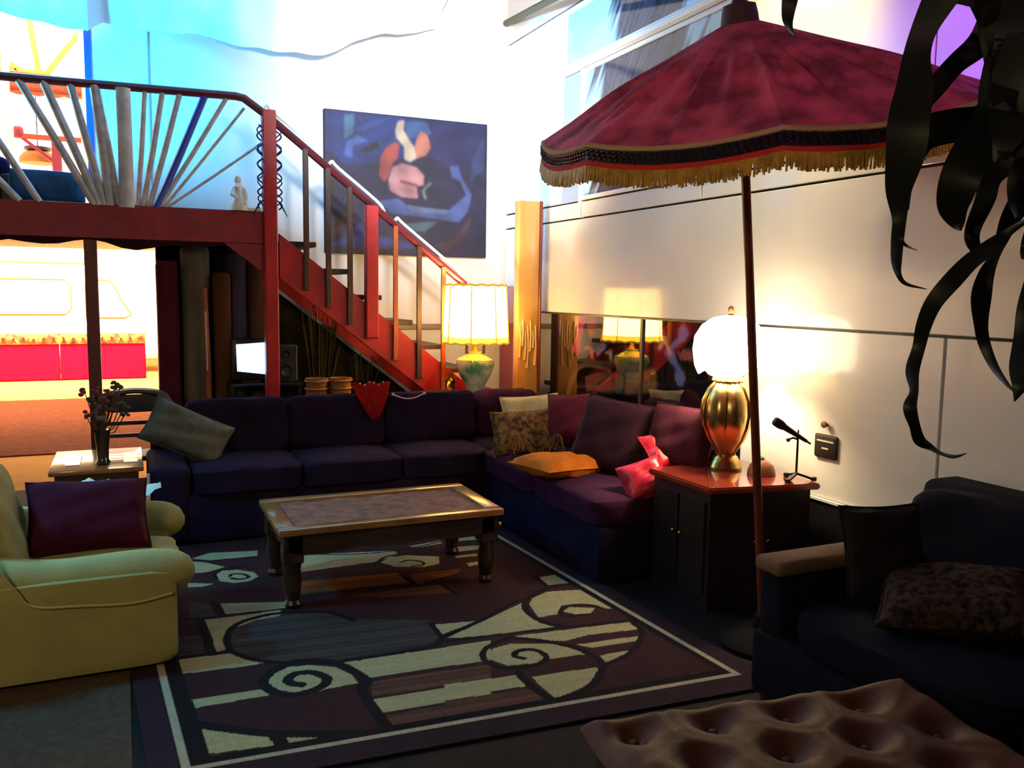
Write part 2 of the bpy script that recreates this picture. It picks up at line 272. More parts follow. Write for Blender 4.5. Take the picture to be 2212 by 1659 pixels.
RUGS = [[0.072,[[0.608,3.36],[0.573,3.389],[0.569,3.434],[0.605,3.47],[0.663,3.461],[0.707,3.405],[0.712,3.36],[0.682,3.315],[0.63,3.289],[0.549,3.289],[0.492,3.353],[0.471,3.445],[0.519,3.528],[0.607,3.584],[0.698,3.57],[0.78,3.513],[0.834,3.397],[0.86,3.283],[0.822,3.229],[0.826,3.006],[0.831,2.886]]],[0.0352,[[0.491,4.84],[0.51,4.872],[0.563,4.851],[0.586,4.788],[0.537,4.768],[0.495,4.806]]],[0.0256,[[0.248,5.247],[0.379,5.165],[0.503,5.028],[0.664,5.007]]],[0.0256,[[0.42,5.163],[0.68,5.128]]],[0.0352,[[0.419,4.816],[0.422,4.921],[0.482,4.98],[0.562,4.976],[0.651,4.912]]],[0.0448,[[0.134,3.825],[0.385,3.798]]],[0.072,[[0.291,4.23],[0.306,3.806]]],[0.064,[[0.371,4.45],[0.393,4.248]]],[0.0288,[[0.22,4.268],[0.286,4.252],[0.67,4.23]]],[0.08,[[0.448,3.002],[0.472,2.813]]],[0.0448,[[0.304,2.811],[0.486,2.807],[0.759,2.763],[1.165,2.711]]],[0.08,[[0.733,2.764],[0.741,2.68]]],[0.08,[[0.171,3.21],[0.313,3.098],[0.478,2.995],[0.819,2.863],[1.189,2.77]]],[0.056,[[0.381,3.825],[0.382,3.946],[0.422,4.078],[0.505,4.152],[0.662,4.18],[0.876,4.103],[0.971,3.951]]],[0.048,[[0.38,3.808],[0.468,3.674],[0.634,3.565],[0.812,3.515],[1.21,3.516],[1.307,3.592],[1.604,3.752]]],[0.048,[[1.299,3.776],[1.292,3.589]]],[0.0256,[[0.825,2.883],[1.217,2.836]]],[0.032,[[1.303,4.765],[1.394,4.864],[1.522,4.866],[1.694,4.766]]],[0.032,[[1.442,4.724],[1.494,4.747],[1.558,4.692],[1.549,4.637],[1.485,4.633]]],[0.0448,[[1.38,4.521],[1.4,4.317]]],[0.0288,[[0.935,5.109],[1.201,4.988],[1.514,4.959],[1.811,5.042]]],[0.0256,[[1.093,4.379],[1.417,4.315],[1.703,4.419]]],[0.0448,[[1.537,4.299],[1.551,4.108]]],[0.0352,[[1.313,3.617],[1.539,3.718],[1.76,3.862],[1.872,3.907],[2.042,4.006],[2.184,4.02]]],[0.0576,[[2.042,4.006],[1.896,3.921],[1.812,3.796],[1.795,3.675],[1.828,3.549],[1.868,3.503]]],[0.032,[[1.288,3.546],[1.569,3.521],[1.86,3.487],[2.222,3.438]]],[0.048,[[1.577,3.471],[1.451,3.417],[1.391,3.34],[1.386,3.261],[1.432,3.179],[1.548,3.162],[1.627,3.193],[1.648,3.25],[1.62,3.312],[1.553,3.323],[1.519,3.279],[1.545,3.243]]],[0.0576,[[1.596,3.464],[1.721,3.367],[1.81,3.251],[1.837,3.138],[1.835,3.059],[1.773,2.977],[1.668,2.89],[1.49,2.842],[1.267,2.834],[1.036,2.846]]],[0.0576,[[1.461,3.121],[1.459,2.977],[1.485,2.844]]],[0.048,[[2.21,3.432],[2.188,3.294],[2.041,3.138],[1.937,3.081],[1.828,3.046]]],[0.0288,[[1.975,3.707],[2.041,3.736],[2.138,3.696],[2.177,3.614]]],[0.0352,[[1.975,3.707],[1.94,3.657],[1.958,3.597],[2.046,3.592]]],[0.0544,[[1.62,2.841],[1.631,2.731]]],[0.064,[[1.017,2.796],[1.341,2.73],[1.539,2.683]]],[0.0416,[[2.116,2.834],[2.122,2.618]]],[0.048,[[2.067,4.204],[2.053,4.027]]],[0.088,[[0.15,3.682],[0.167,3.396],[0.188,3.09],[0.199,2.87],[0.2,2.832]]]]
PAINT = [[[0.02,0.02,0.1],[[1.617,3.148],[3.113,3.144],[3.12,1.925],[1.611,1.939]]],[[0.02,0.05,0.3],[[1.628,3.143],[2.457,3.149],[2.521,2.842],[2.147,2.72],[1.787,2.694],[1.625,2.818]]],[[0.03,0.03,0.18],[[2.457,3.149],[3.113,3.144],[3.112,2.668],[2.779,2.718],[2.521,2.842]]],[[0.1,0.3,0.55],[[1.79,3.103],[1.879,3.128],[1.872,2.963],[1.789,2.899]]],[[0.1,0.22,0.7],[[1.788,2.763],[1.812,2.89],[1.907,2.943],[2.002,2.905],[1.93,2.877],[1.859,2.848],[1.859,2.745]]],[[0.05,0.12,0.55],[[1.896,3.011],[2.087,3.097],[2.209,3.12],[2.099,3.052],[1.907,2.966]]],[[0.01,0.01,0.03],[[1.906,2.817],[2.087,2.913],[2.099,2.856],[1.978,2.8]]],[[0.06,0.16,0.45],[[2.332,3.096],[2.432,3.117],[2.545,3.104],[2.584,3.013],[2.457,2.979],[2.369,2.948]]],[[0.85,0.75,0.6],[[2.27,3.091],[2.332,3.114],[2.32,3.025],[2.394,2.915],[2.432,2.871],[2.445,2.789],[2.382,2.749],[2.332,2.769],[2.332,2.875],[2.258,2.95],[2.246,3.007]]],[[0.75,0.28,0.2],[[2.482,3.028],[2.546,2.998],[2.578,2.894],[2.534,2.82],[2.445,2.789],[2.42,2.87],[2.445,2.954]]],[[0.55,0.1,0.08],[[2.245,2.914],[2.283,2.894],[2.27,2.776],[2.221,2.726],[2.184,2.618],[2.147,2.557],[2.098,2.612],[2.111,2.764],[2.16,2.861]]],[[0.85,0.42,0.48],[[2.221,2.691],[2.307,2.732],[2.445,2.707],[2.515,2.64],[2.509,2.556],[2.445,2.541],[2.458,2.434],[2.307,2.437],[2.196,2.49],[2.184,2.583]]],[[0.25,0.08,0.1],[[2.282,2.589],[2.458,2.559],[2.445,2.535],[2.295,2.561]]],[[0.1,0.18,0.6],[[2.097,2.39],[2.27,2.423],[2.37,2.358],[2.755,2.342],[2.86,2.433],[2.926,2.485],[2.859,2.615],[2.779,2.646],[2.766,2.741],[2.844,2.747],[2.885,2.629],[2.979,2.501],[2.941,2.339],[2.848,2.237],[2.523,2.27],[2.208,2.29]]],[[0.2,0.35,0.7],[[2.357,2.369],[2.522,2.354],[2.755,2.342],[2.716,2.303],[2.395,2.312]]],[[0.08,0.2,0.3],[[2.332,2.201],[2.652,2.24],[2.523,2.137],[2.358,2.143]]],[[0.06,0.1,0.45],[[1.855,2.133],[1.975,2.244],[2.073,2.272],[2.06,2.13],[1.975,2.091]]],[[0.05,0.07,0.4],[[1.664,1.987],[1.783,2.061],[1.999,2.104],[2.396,2.024],[2.459,1.99],[2.023,1.964]]],[[0.12,0.04,0.03],[[1.63,2.078],[1.713,2.231],[1.856,2.296],[1.784,2.165],[1.688,2.045]]],[[0.05,0.02,0.03],[[1.624,2.682],[1.717,2.621],[1.69,2.287],[1.619,2.169]]],[[0.1,0.05,0.1],[[2.627,2.032],[2.783,2.062],[2.968,2.291],[2.968,2.217],[2.863,2.041],[2.718,1.962]]],[[0.06,0.08,0.3],[[2.976,2.781],[3.094,3.057],[3.104,2.741],[2.965,2.61]]],[[0.3,0.36,0.4],[[2.496,2.508],[2.573,2.584],[2.592,2.58],[2.522,2.51],[2.541,2.427],[2.516,2.437]]]]
MURAL = [[[0.16,0.01,0.05],[[6.119,1.432],[5.936,1.431],[5.996,1.347],[6.044,1.236],[6.038,1.121],[6.104,1.097],[6.187,1.137],[6.137,1.244]]],[[0.12,0.012,0.01],[[5.961,1.43],[5.785,1.429],[5.817,1.323],[5.852,1.259],[5.902,1.257],[5.93,1.318]]],[[0.14,0.05,0.035],[[6.015,1.181],[5.899,1.2],[5.834,1.161],[5.837,1.079],[5.868,1.077],[5.91,1.156],[5.987,1.157]]],[[0.05,0.05,0.12],[[5.822,1.161],[5.679,1.238],[5.63,1.199],[5.77,1.115]]],[[0.14,0.09,0.1],[[5.675,1.153],[5.558,1.179],[5.546,1.162],[5.564,1.058],[5.603,1.14]]],[[0.05,0.06,0.16],[[4.722,1.372],[4.68,1.408],[4.618,1.392],[4.602,1.346],[4.638,1.303],[4.725,1.261],[4.769,1.242],[4.739,1.191],[4.709,1.141],[4.635,1.089],[4.619,1.049],[4.655,0.992],[4.71,1.002],[4.74,1.053],[4.734,1.107],[4.791,1.145],[4.869,1.203],[4.852,1.237],[4.798,1.262],[4.719,1.32]]],[[0.22,0.15,0.1],[[4.957,1.241],[4.885,1.316],[4.857,1.32],[4.835,1.27],[4.776,1.199],[4.803,1.187],[4.873,1.268],[4.927,1.216]]],[[0.12,0.03,0.035],[[4.713,1.22],[4.652,1.24],[4.557,1.246],[4.553,1.174],[4.666,1.17],[4.703,1.194]]],[[0.06,0.035,0.02],[[6.281,0.745],[6.205,0.913],[6.113,1.006],[6.008,1.04],[5.817,1.053],[5.622,1.041],[5.526,1.002],[5.572,0.991],[5.645,1.027],[5.866,1.03],[6.02,1.007],[6.097,0.955],[6.239,0.75]]],[[0.06,0.025,0.016],[[5.964,0.936],[5.788,0.984],[5.549,0.987],[5.509,0.883],[5.933,0.818]]],[[0.03,0.04,0.03],[[5.514,0.991],[5.391,1.02],[5.384,0.873],[5.496,0.86]]],[[0.08,0.045,0.02],[[5.347,1.018],[4.959,1.093],[4.95,0.933],[5.361,0.864]]]]
# ================================================================ the room
WX = 3.34; BY = 7.58  # right wall, end table and globe lamp scaled about the camera position
m_wall = M('white_wall_paint', S(232, 230, 226), .55, bump=.05, bscale=30)
m_panel = M('glossy_white_panel', S(226, 222, 220), .16, spec=.5, coat=.3)
m_dark = M('black_base_paint', S(14, 12, 16), .5)
m_glass = M('dark_window_glass', S(14, 10, 14), .03, spec=1, attr='paint', coat=1)
m_glass.node_tree.nodes['Principled BSDF'].inputs['IOR'].default_value = 1.9
m_red = M('red_painted_wood', S(178, 26, 38), .45, var=.25, vscale=5, bump=.08, bscale=40)
m_maroon = M('maroon_painted_wood', S(96, 22, 36), .45, var=.2, vscale=6)
m_grey_wood = M('weathered_grey_stick', S(206, 194, 192), .7, var=.3, vscale=14, bump=.2, bscale=30)
m_blue_wood = M('blue_painted_stick', S(20, 60, 170), .5)
m_brown_wood = M('dark_brown_wood', S(58, 28, 22), .5, var=.3, vscale=9, stretch=(1, 1, .2), bump=.1)
m_orange_wood = M('orange_brown_wood', S(176, 92, 48), .4, var=.3, vscale=9)
m_white = M('white_enamel', S(240, 238, 235), .3)
m_concrete = M('dark_room_floor', S(27, 22, 24), .75, var=.35, vscale=3, bump=.1)
m_brass = M('brass', S(190, 140, 60), .25, 1)
m_chrome = M('chrome', S(200, 200, 205), .15, 1)

b = B_(); box(b, -4.5, WX+.2, -3, 7.6, -.1, 0); struct('floor', b, m_concrete)
# right wall: backing, white panels one by one, black base, dark window with a printed picture
b = B_(); box(b, WX+.03, WX+.25, -3, BY+.2, 0, 5.0); wr = struct('wall_right', b, M('panel_joint_backing', S(40, 34, 32), .6))  # dark backing behind the panels, visible in their joints
g = .007
def panel(y0, y1, z0, z1, name='wall_panel'):
    q = B_(); box(q, WX, WX+.03, y0+g, y1-g, z0+g, z1-g, .003, 1); return obj(name, q, m_panel, wr, False)
for y0, y1 in ((-3, -.95), (-.95, .86), (.86, 2.685), (2.685, 4.05)): panel(y0, y1, .536, 1.431)
for y0, y1 in ((-3, 1.9), (1.9, 7.57)): panel(y0, y1, 1.431, 2.196)
for y0, y1 in ((-3, 1.2), (1.2, 4.518), (4.518, 6.08), (6.08, 7.57)): panel(y0, y1, 2.196, 2.33)
for y0, y1 in ((-3, 0), (0, 2.84), (2.84, 4.1)): panel(y0, y1, 2.33, 3.88)
panel(-3, 7.57, 3.88, 4.95)
panel(6.42, 7.57, 2.33, 3.88)
b = B_(); box(b, WX-.012, WX+.03, -3, 7.57, 0, .53, .004, 1); struct('baseboard_right', b, m_dark)
b = B_(); box(b, WX-.02, WX+.002, -3, 4.05, .528, .541); struct('trim_1', b, m_white)
# dark lower window with the bright shapes of its picture
ny, nz = 260, 90
ys = np.linspace(7.2, 4.06, ny+1); zs = np.linspace(.54, 1.426, nz+1); Y, Z = np.meshgrid(ys, zs)
col = np.zeros(Y.shape + (3,)); col[:] = (.004, .003, .005)
rs = np.random.RandomState(3)
col += (np.sin(Y*9+Z*4)*np.sin(Z*11-Y*3))[..., None]*np.array((.002, .001, .002)) + .001
for c, p in MURAL:
    col[inpoly(Y, Z, p)] = np.array(c)*2.2
for _ in range(1):
    for ax in (0, 1): col = (np.roll(col, 1, ax) + col*2 + np.roll(col, -1, ax))/4
win = struct('window_1', box(B_(), WX+.012, WX+.03, 4.05, 7.57, .535, 1.431), m_dark)
painted_grid('pane', np.stack([np.full(Y.shape, WX+.004), Y, Z], -1), ny, nz, np.clip(col, .001, 1), m_glass, win)
b = B_(); box(b, WX-.008, WX+.012, 5.13, 5.16, .54, 1.426); obj('mullion', b, m_dark, win, False)
b = B_(); box(b, WX-.01, WX+.03, 4.05, 7.57, 1.424, 1.437); obj('frame', b, m_dark, win, False)
# upper windows: a tall lower one and a band above the white ledge, dark and pale blue reflections painted into their panes
def reflection_pic(y0, y1, z0, z1, dark, seed):
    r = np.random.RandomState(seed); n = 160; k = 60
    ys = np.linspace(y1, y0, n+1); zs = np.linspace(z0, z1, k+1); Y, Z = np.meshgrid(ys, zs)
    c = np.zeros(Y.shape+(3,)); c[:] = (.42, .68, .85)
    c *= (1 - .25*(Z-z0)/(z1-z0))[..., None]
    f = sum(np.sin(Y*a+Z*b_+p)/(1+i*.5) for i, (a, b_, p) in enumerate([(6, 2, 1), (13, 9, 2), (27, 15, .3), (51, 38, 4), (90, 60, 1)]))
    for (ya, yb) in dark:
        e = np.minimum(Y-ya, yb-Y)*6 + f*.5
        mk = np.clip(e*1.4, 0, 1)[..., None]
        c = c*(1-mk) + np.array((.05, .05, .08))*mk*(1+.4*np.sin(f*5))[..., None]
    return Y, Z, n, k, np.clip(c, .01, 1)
m_refl_glass = M('painted_reflection_glass', (.5, .6, .7), .08, spec=.7, attr='paint')
def reflection_win(name, y0, y1, z0, z1, dark, seed, frame_w=.03):
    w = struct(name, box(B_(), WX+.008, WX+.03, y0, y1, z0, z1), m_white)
    Y, Z, n, k, c = reflection_pic(y0+frame_w, y1-frame_w, z0+frame_w, z1-frame_w, dark, seed)
    painted_grid('pane', np.stack([np.full(Y.shape, WX+.003), Y, Z], -1), n, k, c, m_refl_glass, w)
    for a in ((y0, y1, z0, z0+frame_w), (y0, y1, z1-frame_w, z1), (y0, y0+frame_w, z0+frame_w, z1-frame_w), (y1-frame_w, y1, z0+frame_w, z1-frame_w)):
        q = B_(); box(q, WX-.015, WX+.02, *a, .003, 1); obj('frame', q, m_white, w, False)
    return w
w2 = reflection_win('window_2', 4.1, 6.41, 3.40, 3.86, [(4.65, 5.75)], 5)
w3 = reflection_win('window_3', 4.1, 6.08, 2.335, 3.345, [(4.55, 6.0)], 9)
b = B_(); box(b, WX-.07, WX+.02, 4.1, 6.55, 3.35, 3.39, .006, 1); struct('trim_2', b, m_white)
w4 = struct('window_4', box(B_(), WX+.006, WX+.03, 6.12, 6.42, 2.335, 3.345), M('pale_blue_pane', S(150, 175, 215), .1, spec=.6))
b = B_(); box(b, WX-.012, WX+.03, 6.075, 6.11, 2.2, 3.345); struct('trim_3', b, m_white)
# back wall: lower and upper part, dado rail
b = B_()
box(b, .25, WX+.2, BY, BY+.2, 0, 2.15); box(b, -.19, WX+.2, BY, BY+.2, 2.15, 5.0); struct('wall_back', b, m_wall)
b = B_(); box(b, -.215, -.165, BY-.004, BY+.2, 2.18, 5.0); struct('trim_4', b, m_blue_wood)
b = B_(); box(b, .236, .246, BY-.003, BY, 2.18, 3.6); struct('trim_6', b, M('wall_joint_strip', S(120, 150, 175), .8))
b = B_(); box(b, 1.1, WX, BY-.025, BY, 1.25, 1.30, .004, 1); struct('trim_5', b, M('dado_rail_paint', S(120, 105, 98), .5))
b = B_(); box(b, -4.5, WX+.2, -3, BY+.2, 5.0, 5.15); struct('ceiling', b, M('ceiling_paint', S(120, 116, 112), .7))
b = B_(); box(b, -4.65, -4.5, -3, 7.6, 0, 5.0); struct('wall_left', b, M('left_wall_paint', S(96, 90, 92), .7))
b = B_(); box(b, -4.5, WX, -3.15, -3, 0, 5.0); struct('wall_front', b, M('rear_wall_paint', S(46, 40, 40), .7))
# dark ceiling pipe along the right wall
b = B_(); tube(b, [(3.349, 7.720, 4.110), (3.076, 6.157, 3.845), (2.848, 4.350, 3.565)], .03, 8)
tag(obj('ceiling_pipe', b, M('dark_olive_metal', S(70, 66, 44), .5)), 'thin dark pipe running under the ceiling above the right wall', 'pipe')

# ---------------------------------------------------------------- the hall beyond the landing
m_hall = M('hall_white', S(245, 240, 228), .7)
b = B_(); box(b, -9, 3.2, 7.6, 21.2, -.1, -.002); struct('floor_hall', b, M('hall_floor', S(200, 146, 70), .8, var=.12, vscale=2))
b = B_(); box(b, -9, 3.2, 21, 21.2, 0, 7); struct('wall_hall_back', b, m_hall)
b = B_(); box(b, 3.0, 3.2, 7.8, 21, 0, 7); struct('wall_hall_right', b, m_hall)
b = B_(); box(b, -9.2, -9, 7.6, 21, 0, 7); struct('wall_hall_left', b, m_hall)
b = B_(); box(b, -9, 3.2, 7.78, 21.2, 7, 7.2); struct('ceiling_hall', b, m_hall)
b = B_(); box(b, -3.2, .35, 9.15, 13.6, 0, .012, .004, 1)
tag(obj('brown_carpet', b, M('rust_brown_carpet', S(112, 54, 28), .95, var=.3, vscale=12, bump=.3, bscale=200)), 'large rust brown carpet on the lit floor beyond the landing', 'carpet')
# red low wall with a worn decorated top
t = thing('red_low_wall', 'long bright red low partition with a worn brown patterned top edge', 'partition', (-1.4, 16.4, 0))
m_hred = M('bright_red_panel', S(196, 8, 44), .9, var=.15, vscale=4)
for k in range(5):
    x0 = -5.0 + k*1.33
    if x0 > .4: continue
    b = B_(); box(b, x0+.006, min(x0+1.324, .32), 16.4, 16.55, .02, .62, .008, 1); obj('panel', b, m_hred, t, False)
b = B_(); box(b, -5, .34, 16.38, 16.57, .62, .80, .01, 2); obj('top_rail', b, M('ochre_brown_trim', S(186, 120, 52), .6, var=.6, vscale=9, c2=S(90, 40, 20)), t)
b = B_(); rnd = random.Random(4)
for k in range(70):
    x = -4.9 + k*.074
    bar(b, (x, 16.372, .645), (x+.05*(1 if k % 2 else -1), 16.372, .735+rnd.uniform(-.02, .02)), .03, .016)
obj('carved_zigzag', b, M('dark_red_brown', S(110, 32, 18), .6), t, False, 'stuff')
b = B_(); box(b, -5, .32, 16.41, 16.53, 0, .02); obj('plinth', b, m_hred, t, False)
# white van parked behind it
t = thing('white_van', 'white van with rounded side window parked behind the red low wall', 'van', (-1.6, 18.2, 0))
m_van = M('white_van_paint', S(246, 244, 236), .3, coat=.4); m_vtrim = M('ochre_rubber_trim', S(120, 84, 6), .6)
prof = [(-4.4, .35), (-4.4, 1.6), (-4.25, 1.98), (-3.9, 2.05), (-.35, 2.05), (-.05, 1.95), (.32, 1.28), (.95, 1.12), (1.12, .95), (1.15, .35)]
b = B_(); prism(b, prof, lambda x, z: (x, 17.4, z), lambda x, z: (x, 19.1, z)); bmesh.ops.bevel(b, geom=b.edges[:], offset=.012, segments=1, affect='EDGES'); obj('body', b, m_van, t)
def vwin(pts):
    q = B_(); prism(q, pts, lambda x, z: (x, 17.385, z), lambda x, z: (x, 17.41, z)); f = obj('window', q, M('pale_van_glass', S(240, 240, 232), .08, spec=.6), t, False)
    q = B_(); tube(q, [(x, 17.38, z) for x, z in pts], .016, 6, closed=True); obj('window_trim', q, m_vtrim, f)
vwin([(-.62, 1.04), (.02, 1.04), (.13, 1.1), (.0, 1.3), (-.16, 1.66), (-.24, 1.72), (-.52, 1.72), (-.62, 1.64)])
vwin([(-2.2, 1.1), (-.95, 1.1), (-.85, 1.2), (-.85, 1.62), (-.95, 1.72), (-2.2, 1.72), (-2.3, 1.62), (-2.3, 1.2)])
for x in (-3.4, -.3):
    b = B_(); lathe(b, (x, 17.36, .34), [(0, 0), (.2, 0), (.33, .03), (.34, .2), (0, .2)], 20, (0, 1, 0)); obj('wheel', b, m_dark, t)
b = B_(); box(b, -4.3, -.4, 17.37, 17.41, 2.0, 2.03); obj('roof_gutter', b, m_vtrim, t, False)
# upper gallery of the hall, seen over the landing
m_tan = M('tan_wood', S(196, 136, 54), .6); m_pinkred = M('pink_red_paint', S(120, 14, 42), .5)
GY = 9.5
t = thing('sunburst_gable', 'tan wooden frame with spokes fanning up above the upper gallery opening', 'gable frame', (-.7, GY, 3.55))
for a, c, w in (((-.66, GY, 3.62), (-.74, GY, 4.22), .05), ((-.60, GY, 3.60), (-.30, GY, 4.02), .04), ((-.80, GY, 3.6), (-1.25, GY, 3.88), .04), ((-.84, GY, 3.6), (-1.3, GY, 3.6), .04)):
    b = B_(); bar(b, a, c, w, .05, .004); obj('spoke', b, m_tan, t, False)
b = B_(); box(b, -.84, -.56, GY-.03, GY+.03, 3.55, 3.63, .01, 1); obj('hub', b, m_tan, t, False)
for x in (-.285, -.93):
    b = B_(); box(b, x-.035, x+.035, GY-.04, GY+.04, 2.2, 4.3, .005, 1); obj('post', b, M('pale_tan_wood', S(236, 208, 170), .6), t, False)
t = thing('scalloped_valance', 'salmon brown cloth valance with scalloped hem across the upper gallery', 'valance', (-.6, GY, 3.5))
b = B_(); n = 48
pts = [(-.9 + .6*i/n, 3.40 - .02*abs(math.sin(i/n*math.pi*4))) for i in range(n+1)] + [(-.3, 3.585), (-.9, 3.585)]
prism(b, pts, lambda x, z: (x, GY-.06, z), lambda x, z: (x, GY-.045, z)); obj('cloth', b, M('salmon_brown_cloth', S(150, 78, 54), .9, var=.3, vscale=7), t, False)
b = B_(); box(b, -.9, -.3, GY-.066, GY-.06, 3.425, 3.45); obj('stripe', b, M('rust_stripe', S(128, 50, 36), .9), t, False)
t = thing('gallery_railing', 'rust red gallery railing with a pink red post behind the sunburst sticks', 'railing', (-.6, GY+.1, 2.2))
b = B_(); box(b, -.9, -.3, GY+.08, GY+.12, 3.0, 3.05, .005, 1); obj('rail', b, M('rust_orange', S(140, 48, 18), .5), t, False)
b = B_(); box(b, -.585, -.5, GY+.06, GY+.14, 2.2, 3.02, .008, 1); obj('post', b, m_pinkred, t, False)
b = B_(); bar(b, (-.86, GY+.1, 3.03), (-.54, GY+.1, 2.78), .03, .03); obj('brace', b, m_pinkred, t, False)
b = B_(); sq(b, (-.865, GY+.1, 3.06), (.05, .03, .06), 3, 5); obj('finial', b, m_pinkred, t)
t = thing('gallery_lampshade', 'small brown domed lampshade hanging behind the sunburst sticks', 'lampshade', (-.72, GY+.3, 2.8))
b = B_(); lathe(b, (-.72, GY+.3, 2.8), [(.17, 0), (.165, .05), (.13, .1), (.06, .13), (0, .135)], 20); obj('shade', b, M('ochre_shade', S(150, 88, 46), .8), t)
b = B_(); lathe(b, (-.72, GY+.3, 2.925), [(.12, 0), (.125, .03), (.05, .04), (0, .04)], 20); obj('cap', b, m_brown_wood, t)
b = B_(); tube(b, [(-.72, GY+.3, 2.96), (-.72, GY+.3, 3.55)], .006, 6); obj('cord', b, m_dark, t)
b = B_(); box(b, -9, 3.0, 8.6, 11.6, 2.05, 2.2); struct('floor_gallery', b, m_hall)
b = B_(); box(b, -9, 3.0, 11.5, 11.6, 2.2, 7.0); struct('wall_gallery', b, m_hall)

# ---------------------------------------------------------------- landing and staircase
PY = 6.75
t = thing('staircase_with_landing', 'red wooden staircase and raised landing with a sunburst stick railing', 'staircase', (1.0, 7.1, 0))
m_fascia = M('dark_red_fascia', S(142, 26, 46), .55, var=.3, vscale=6)
b = B_(); box(b, -3.2, .985, PY, PY+.06, 1.94, 2.18, .004, 1); obj('fascia', b, m_fascia, t, False)
b = B_(); box(b, -3.2, 1.08, PY+.06, 7.56, 2.10, 2.17); box(b, -3.2, -.25, 7.56, 8.55, 2.10, 2.17); obj('deck', b, m_brown_wood, t, False)
for x, w in ((-.20, .085), (-2.2, .085)):
    b = B_(); box(b, x-w/2, x+w/2, PY+.07, PY+.155, 0, 2.1, .006, 1); obj('post', b, m_maroon, t, False)
b = B_(); box(b, .985, 1.085, PY-.03, PY+.07, 0, 2.93, .008, 1); obj('newel_post', b, m_red, t, False)
b = B_(); box(b, 1.765, 1.865, PY-.035, PY+.045, 1.22, 2.27, .006, 1); obj('newel_post', b, m_red, t, False)
sl = -.775
zt = lambda x: 2.03 + sl*(x-1.08); zb = lambda x: 1.70 + sl*(x-1.08)
b = B_(); prism(b, [(1.10, 2.02), (3.0, zt(3.0)), (3.0, zb(3.0)), (1.10, zb(1.10))], lambda x, z: (x, PY, z), lambda x, z: (x, PY+.05, z)); obj('stringer', b, m_red, t, False)
b = B_(); prism(b, [(1.05, 2.10), (3.0, zt(3.0)), (3.0, zb(3.0)), (1.08, zb(1.08))], lambda x, z: (x, 7.46, z), lambda x, z: (x, 7.49, z)); obj('stringer', b, m_red, t, False)
b = B_(); prism(b, [(.70, 1.938), (.985, 1.938), (.985, 1.72)], lambda x, z: (x, PY+.005, z), lambda x, z: (x, PY+.05, z)); obj('gusset', b, m_fascia, t, False)
for k in range(7):
    x = 1.12 + k*.262; z = 1.97 - k*.203
    b = B_(); box(b, x, x+.27, PY+.05, 7.46, z-.04, z, .004, 1); obj('tread', b, m_brown_wood, t, False)
b = B_(); tube(b, [(-3.2, PY+.02, 2.97), (-.7, PY+.02, 2.985), (.80, PY+.02, 3.01), (.86, PY+.015, 3.0), (1.03, PY+.01, 2.885), (2.62, PY+.01, 1.66)], .03, 8); obj('handrail', b, m_maroon, t)
hz = lambda x: 2.885 - .7704*(x-1.03)
for i, (x, mat, w) in enumerate(((1.30, m_brown_wood, .042), (1.47, m_brown_wood, .042), (1.64, m_brown_wood, .042), (2.01, m_orange_wood, .038), (2.21, m_brown_wood, .042), (2.42, m_orange_wood, .038))):
    b = B_(); box(b, x-w/2, x+w/2, PY-.025, PY-.003, zt(x)-.27, hz(x)-.01, .003, 1); obj('baluster', b, mat, t, False)
for xa, xb in ((1.0, 1.40), (1.49, 1.93), (2.02, 2.58)):
    b = B_(); o_ = .06
    tube(b, smoothline([(xa, PY+.06, hz(xa)+.03), (xa+.03, PY+.06, hz(xa+.03)+o_+.03), (xa+.08, PY+.06, hz(xa+.08)+o_+.02), (xb-.06, PY+.06, hz(xb-.06)+o_+.02), (xb, PY+.06, hz(xb)+o_-.005), (xb+.01, PY+.06, hz(xb)-.0)], 4), .013, 6)
    obj('grab_rail', b, m_white, t)
# sunburst of sticks between landing and handrail
for tx, bx, w, mat in ((-1.35, -.62, .05, m_grey_wood), (-.98, -.50, .045, m_grey_wood), (-.60, -.16, .05, m_grey_wood), (-.45, -.13, .055, m_grey_wood), (-.285, -.10, .05, m_grey_wood), (-.135, -.06, .065, m_grey_wood), (-.125, -.005, .045, m_grey_wood), (.185, .115, .035, m_grey_wood), (.30, .15, .04, m_grey_wood), (.415, .19, .04, m_grey_wood), (.585, .24, .05, m_blue_wood), (.735, .255, .032, m_grey_wood), (.86, .285, .022, m_grey_wood), (1.0, .30, .022, m_grey_wood)):
    zz = 2.985 if tx < .8 else (2.93 if tx < .9 else 2.70)
    b = B_(); tube(b, [(bx, PY+.02, 2.17), ((tx+bx)/2+.004, PY+.025, (2.17+zz)/2), (tx, PY+.02, zz)], [w/2, w/2*1.05, w/2], 8); obj('sunburst_stick', b, mat, t)
b = B_(); tube(b, [(.046, PY-.0, 2.16), (.048, PY, 2.6), (.045, PY, 2.98)], [.052, .05, .051], 10); obj('sunburst_stick', b, M('thick_grey_log', S(224, 212, 204), .8, var=.25, vscale=10, bump=.25, bscale=20), t)
b = B_(); n = 40
pts = [(-3.2 + 4.0*i/n, 1.90 + .018*math.sin(i*1.3) + (.02*math.sin(i*.7) if i > 25 else 0)) for i in range(n+1)] + [(.8, 1.96), (-3.2, 1.96)]
prism(b, pts, lambda x, z: (x, PY+.065, z), lambda x, z: (x, PY+.075, z)); obj('hem_cloth', b, M('dark_hem_cloth', S(40, 24, 36), .9), t, False)
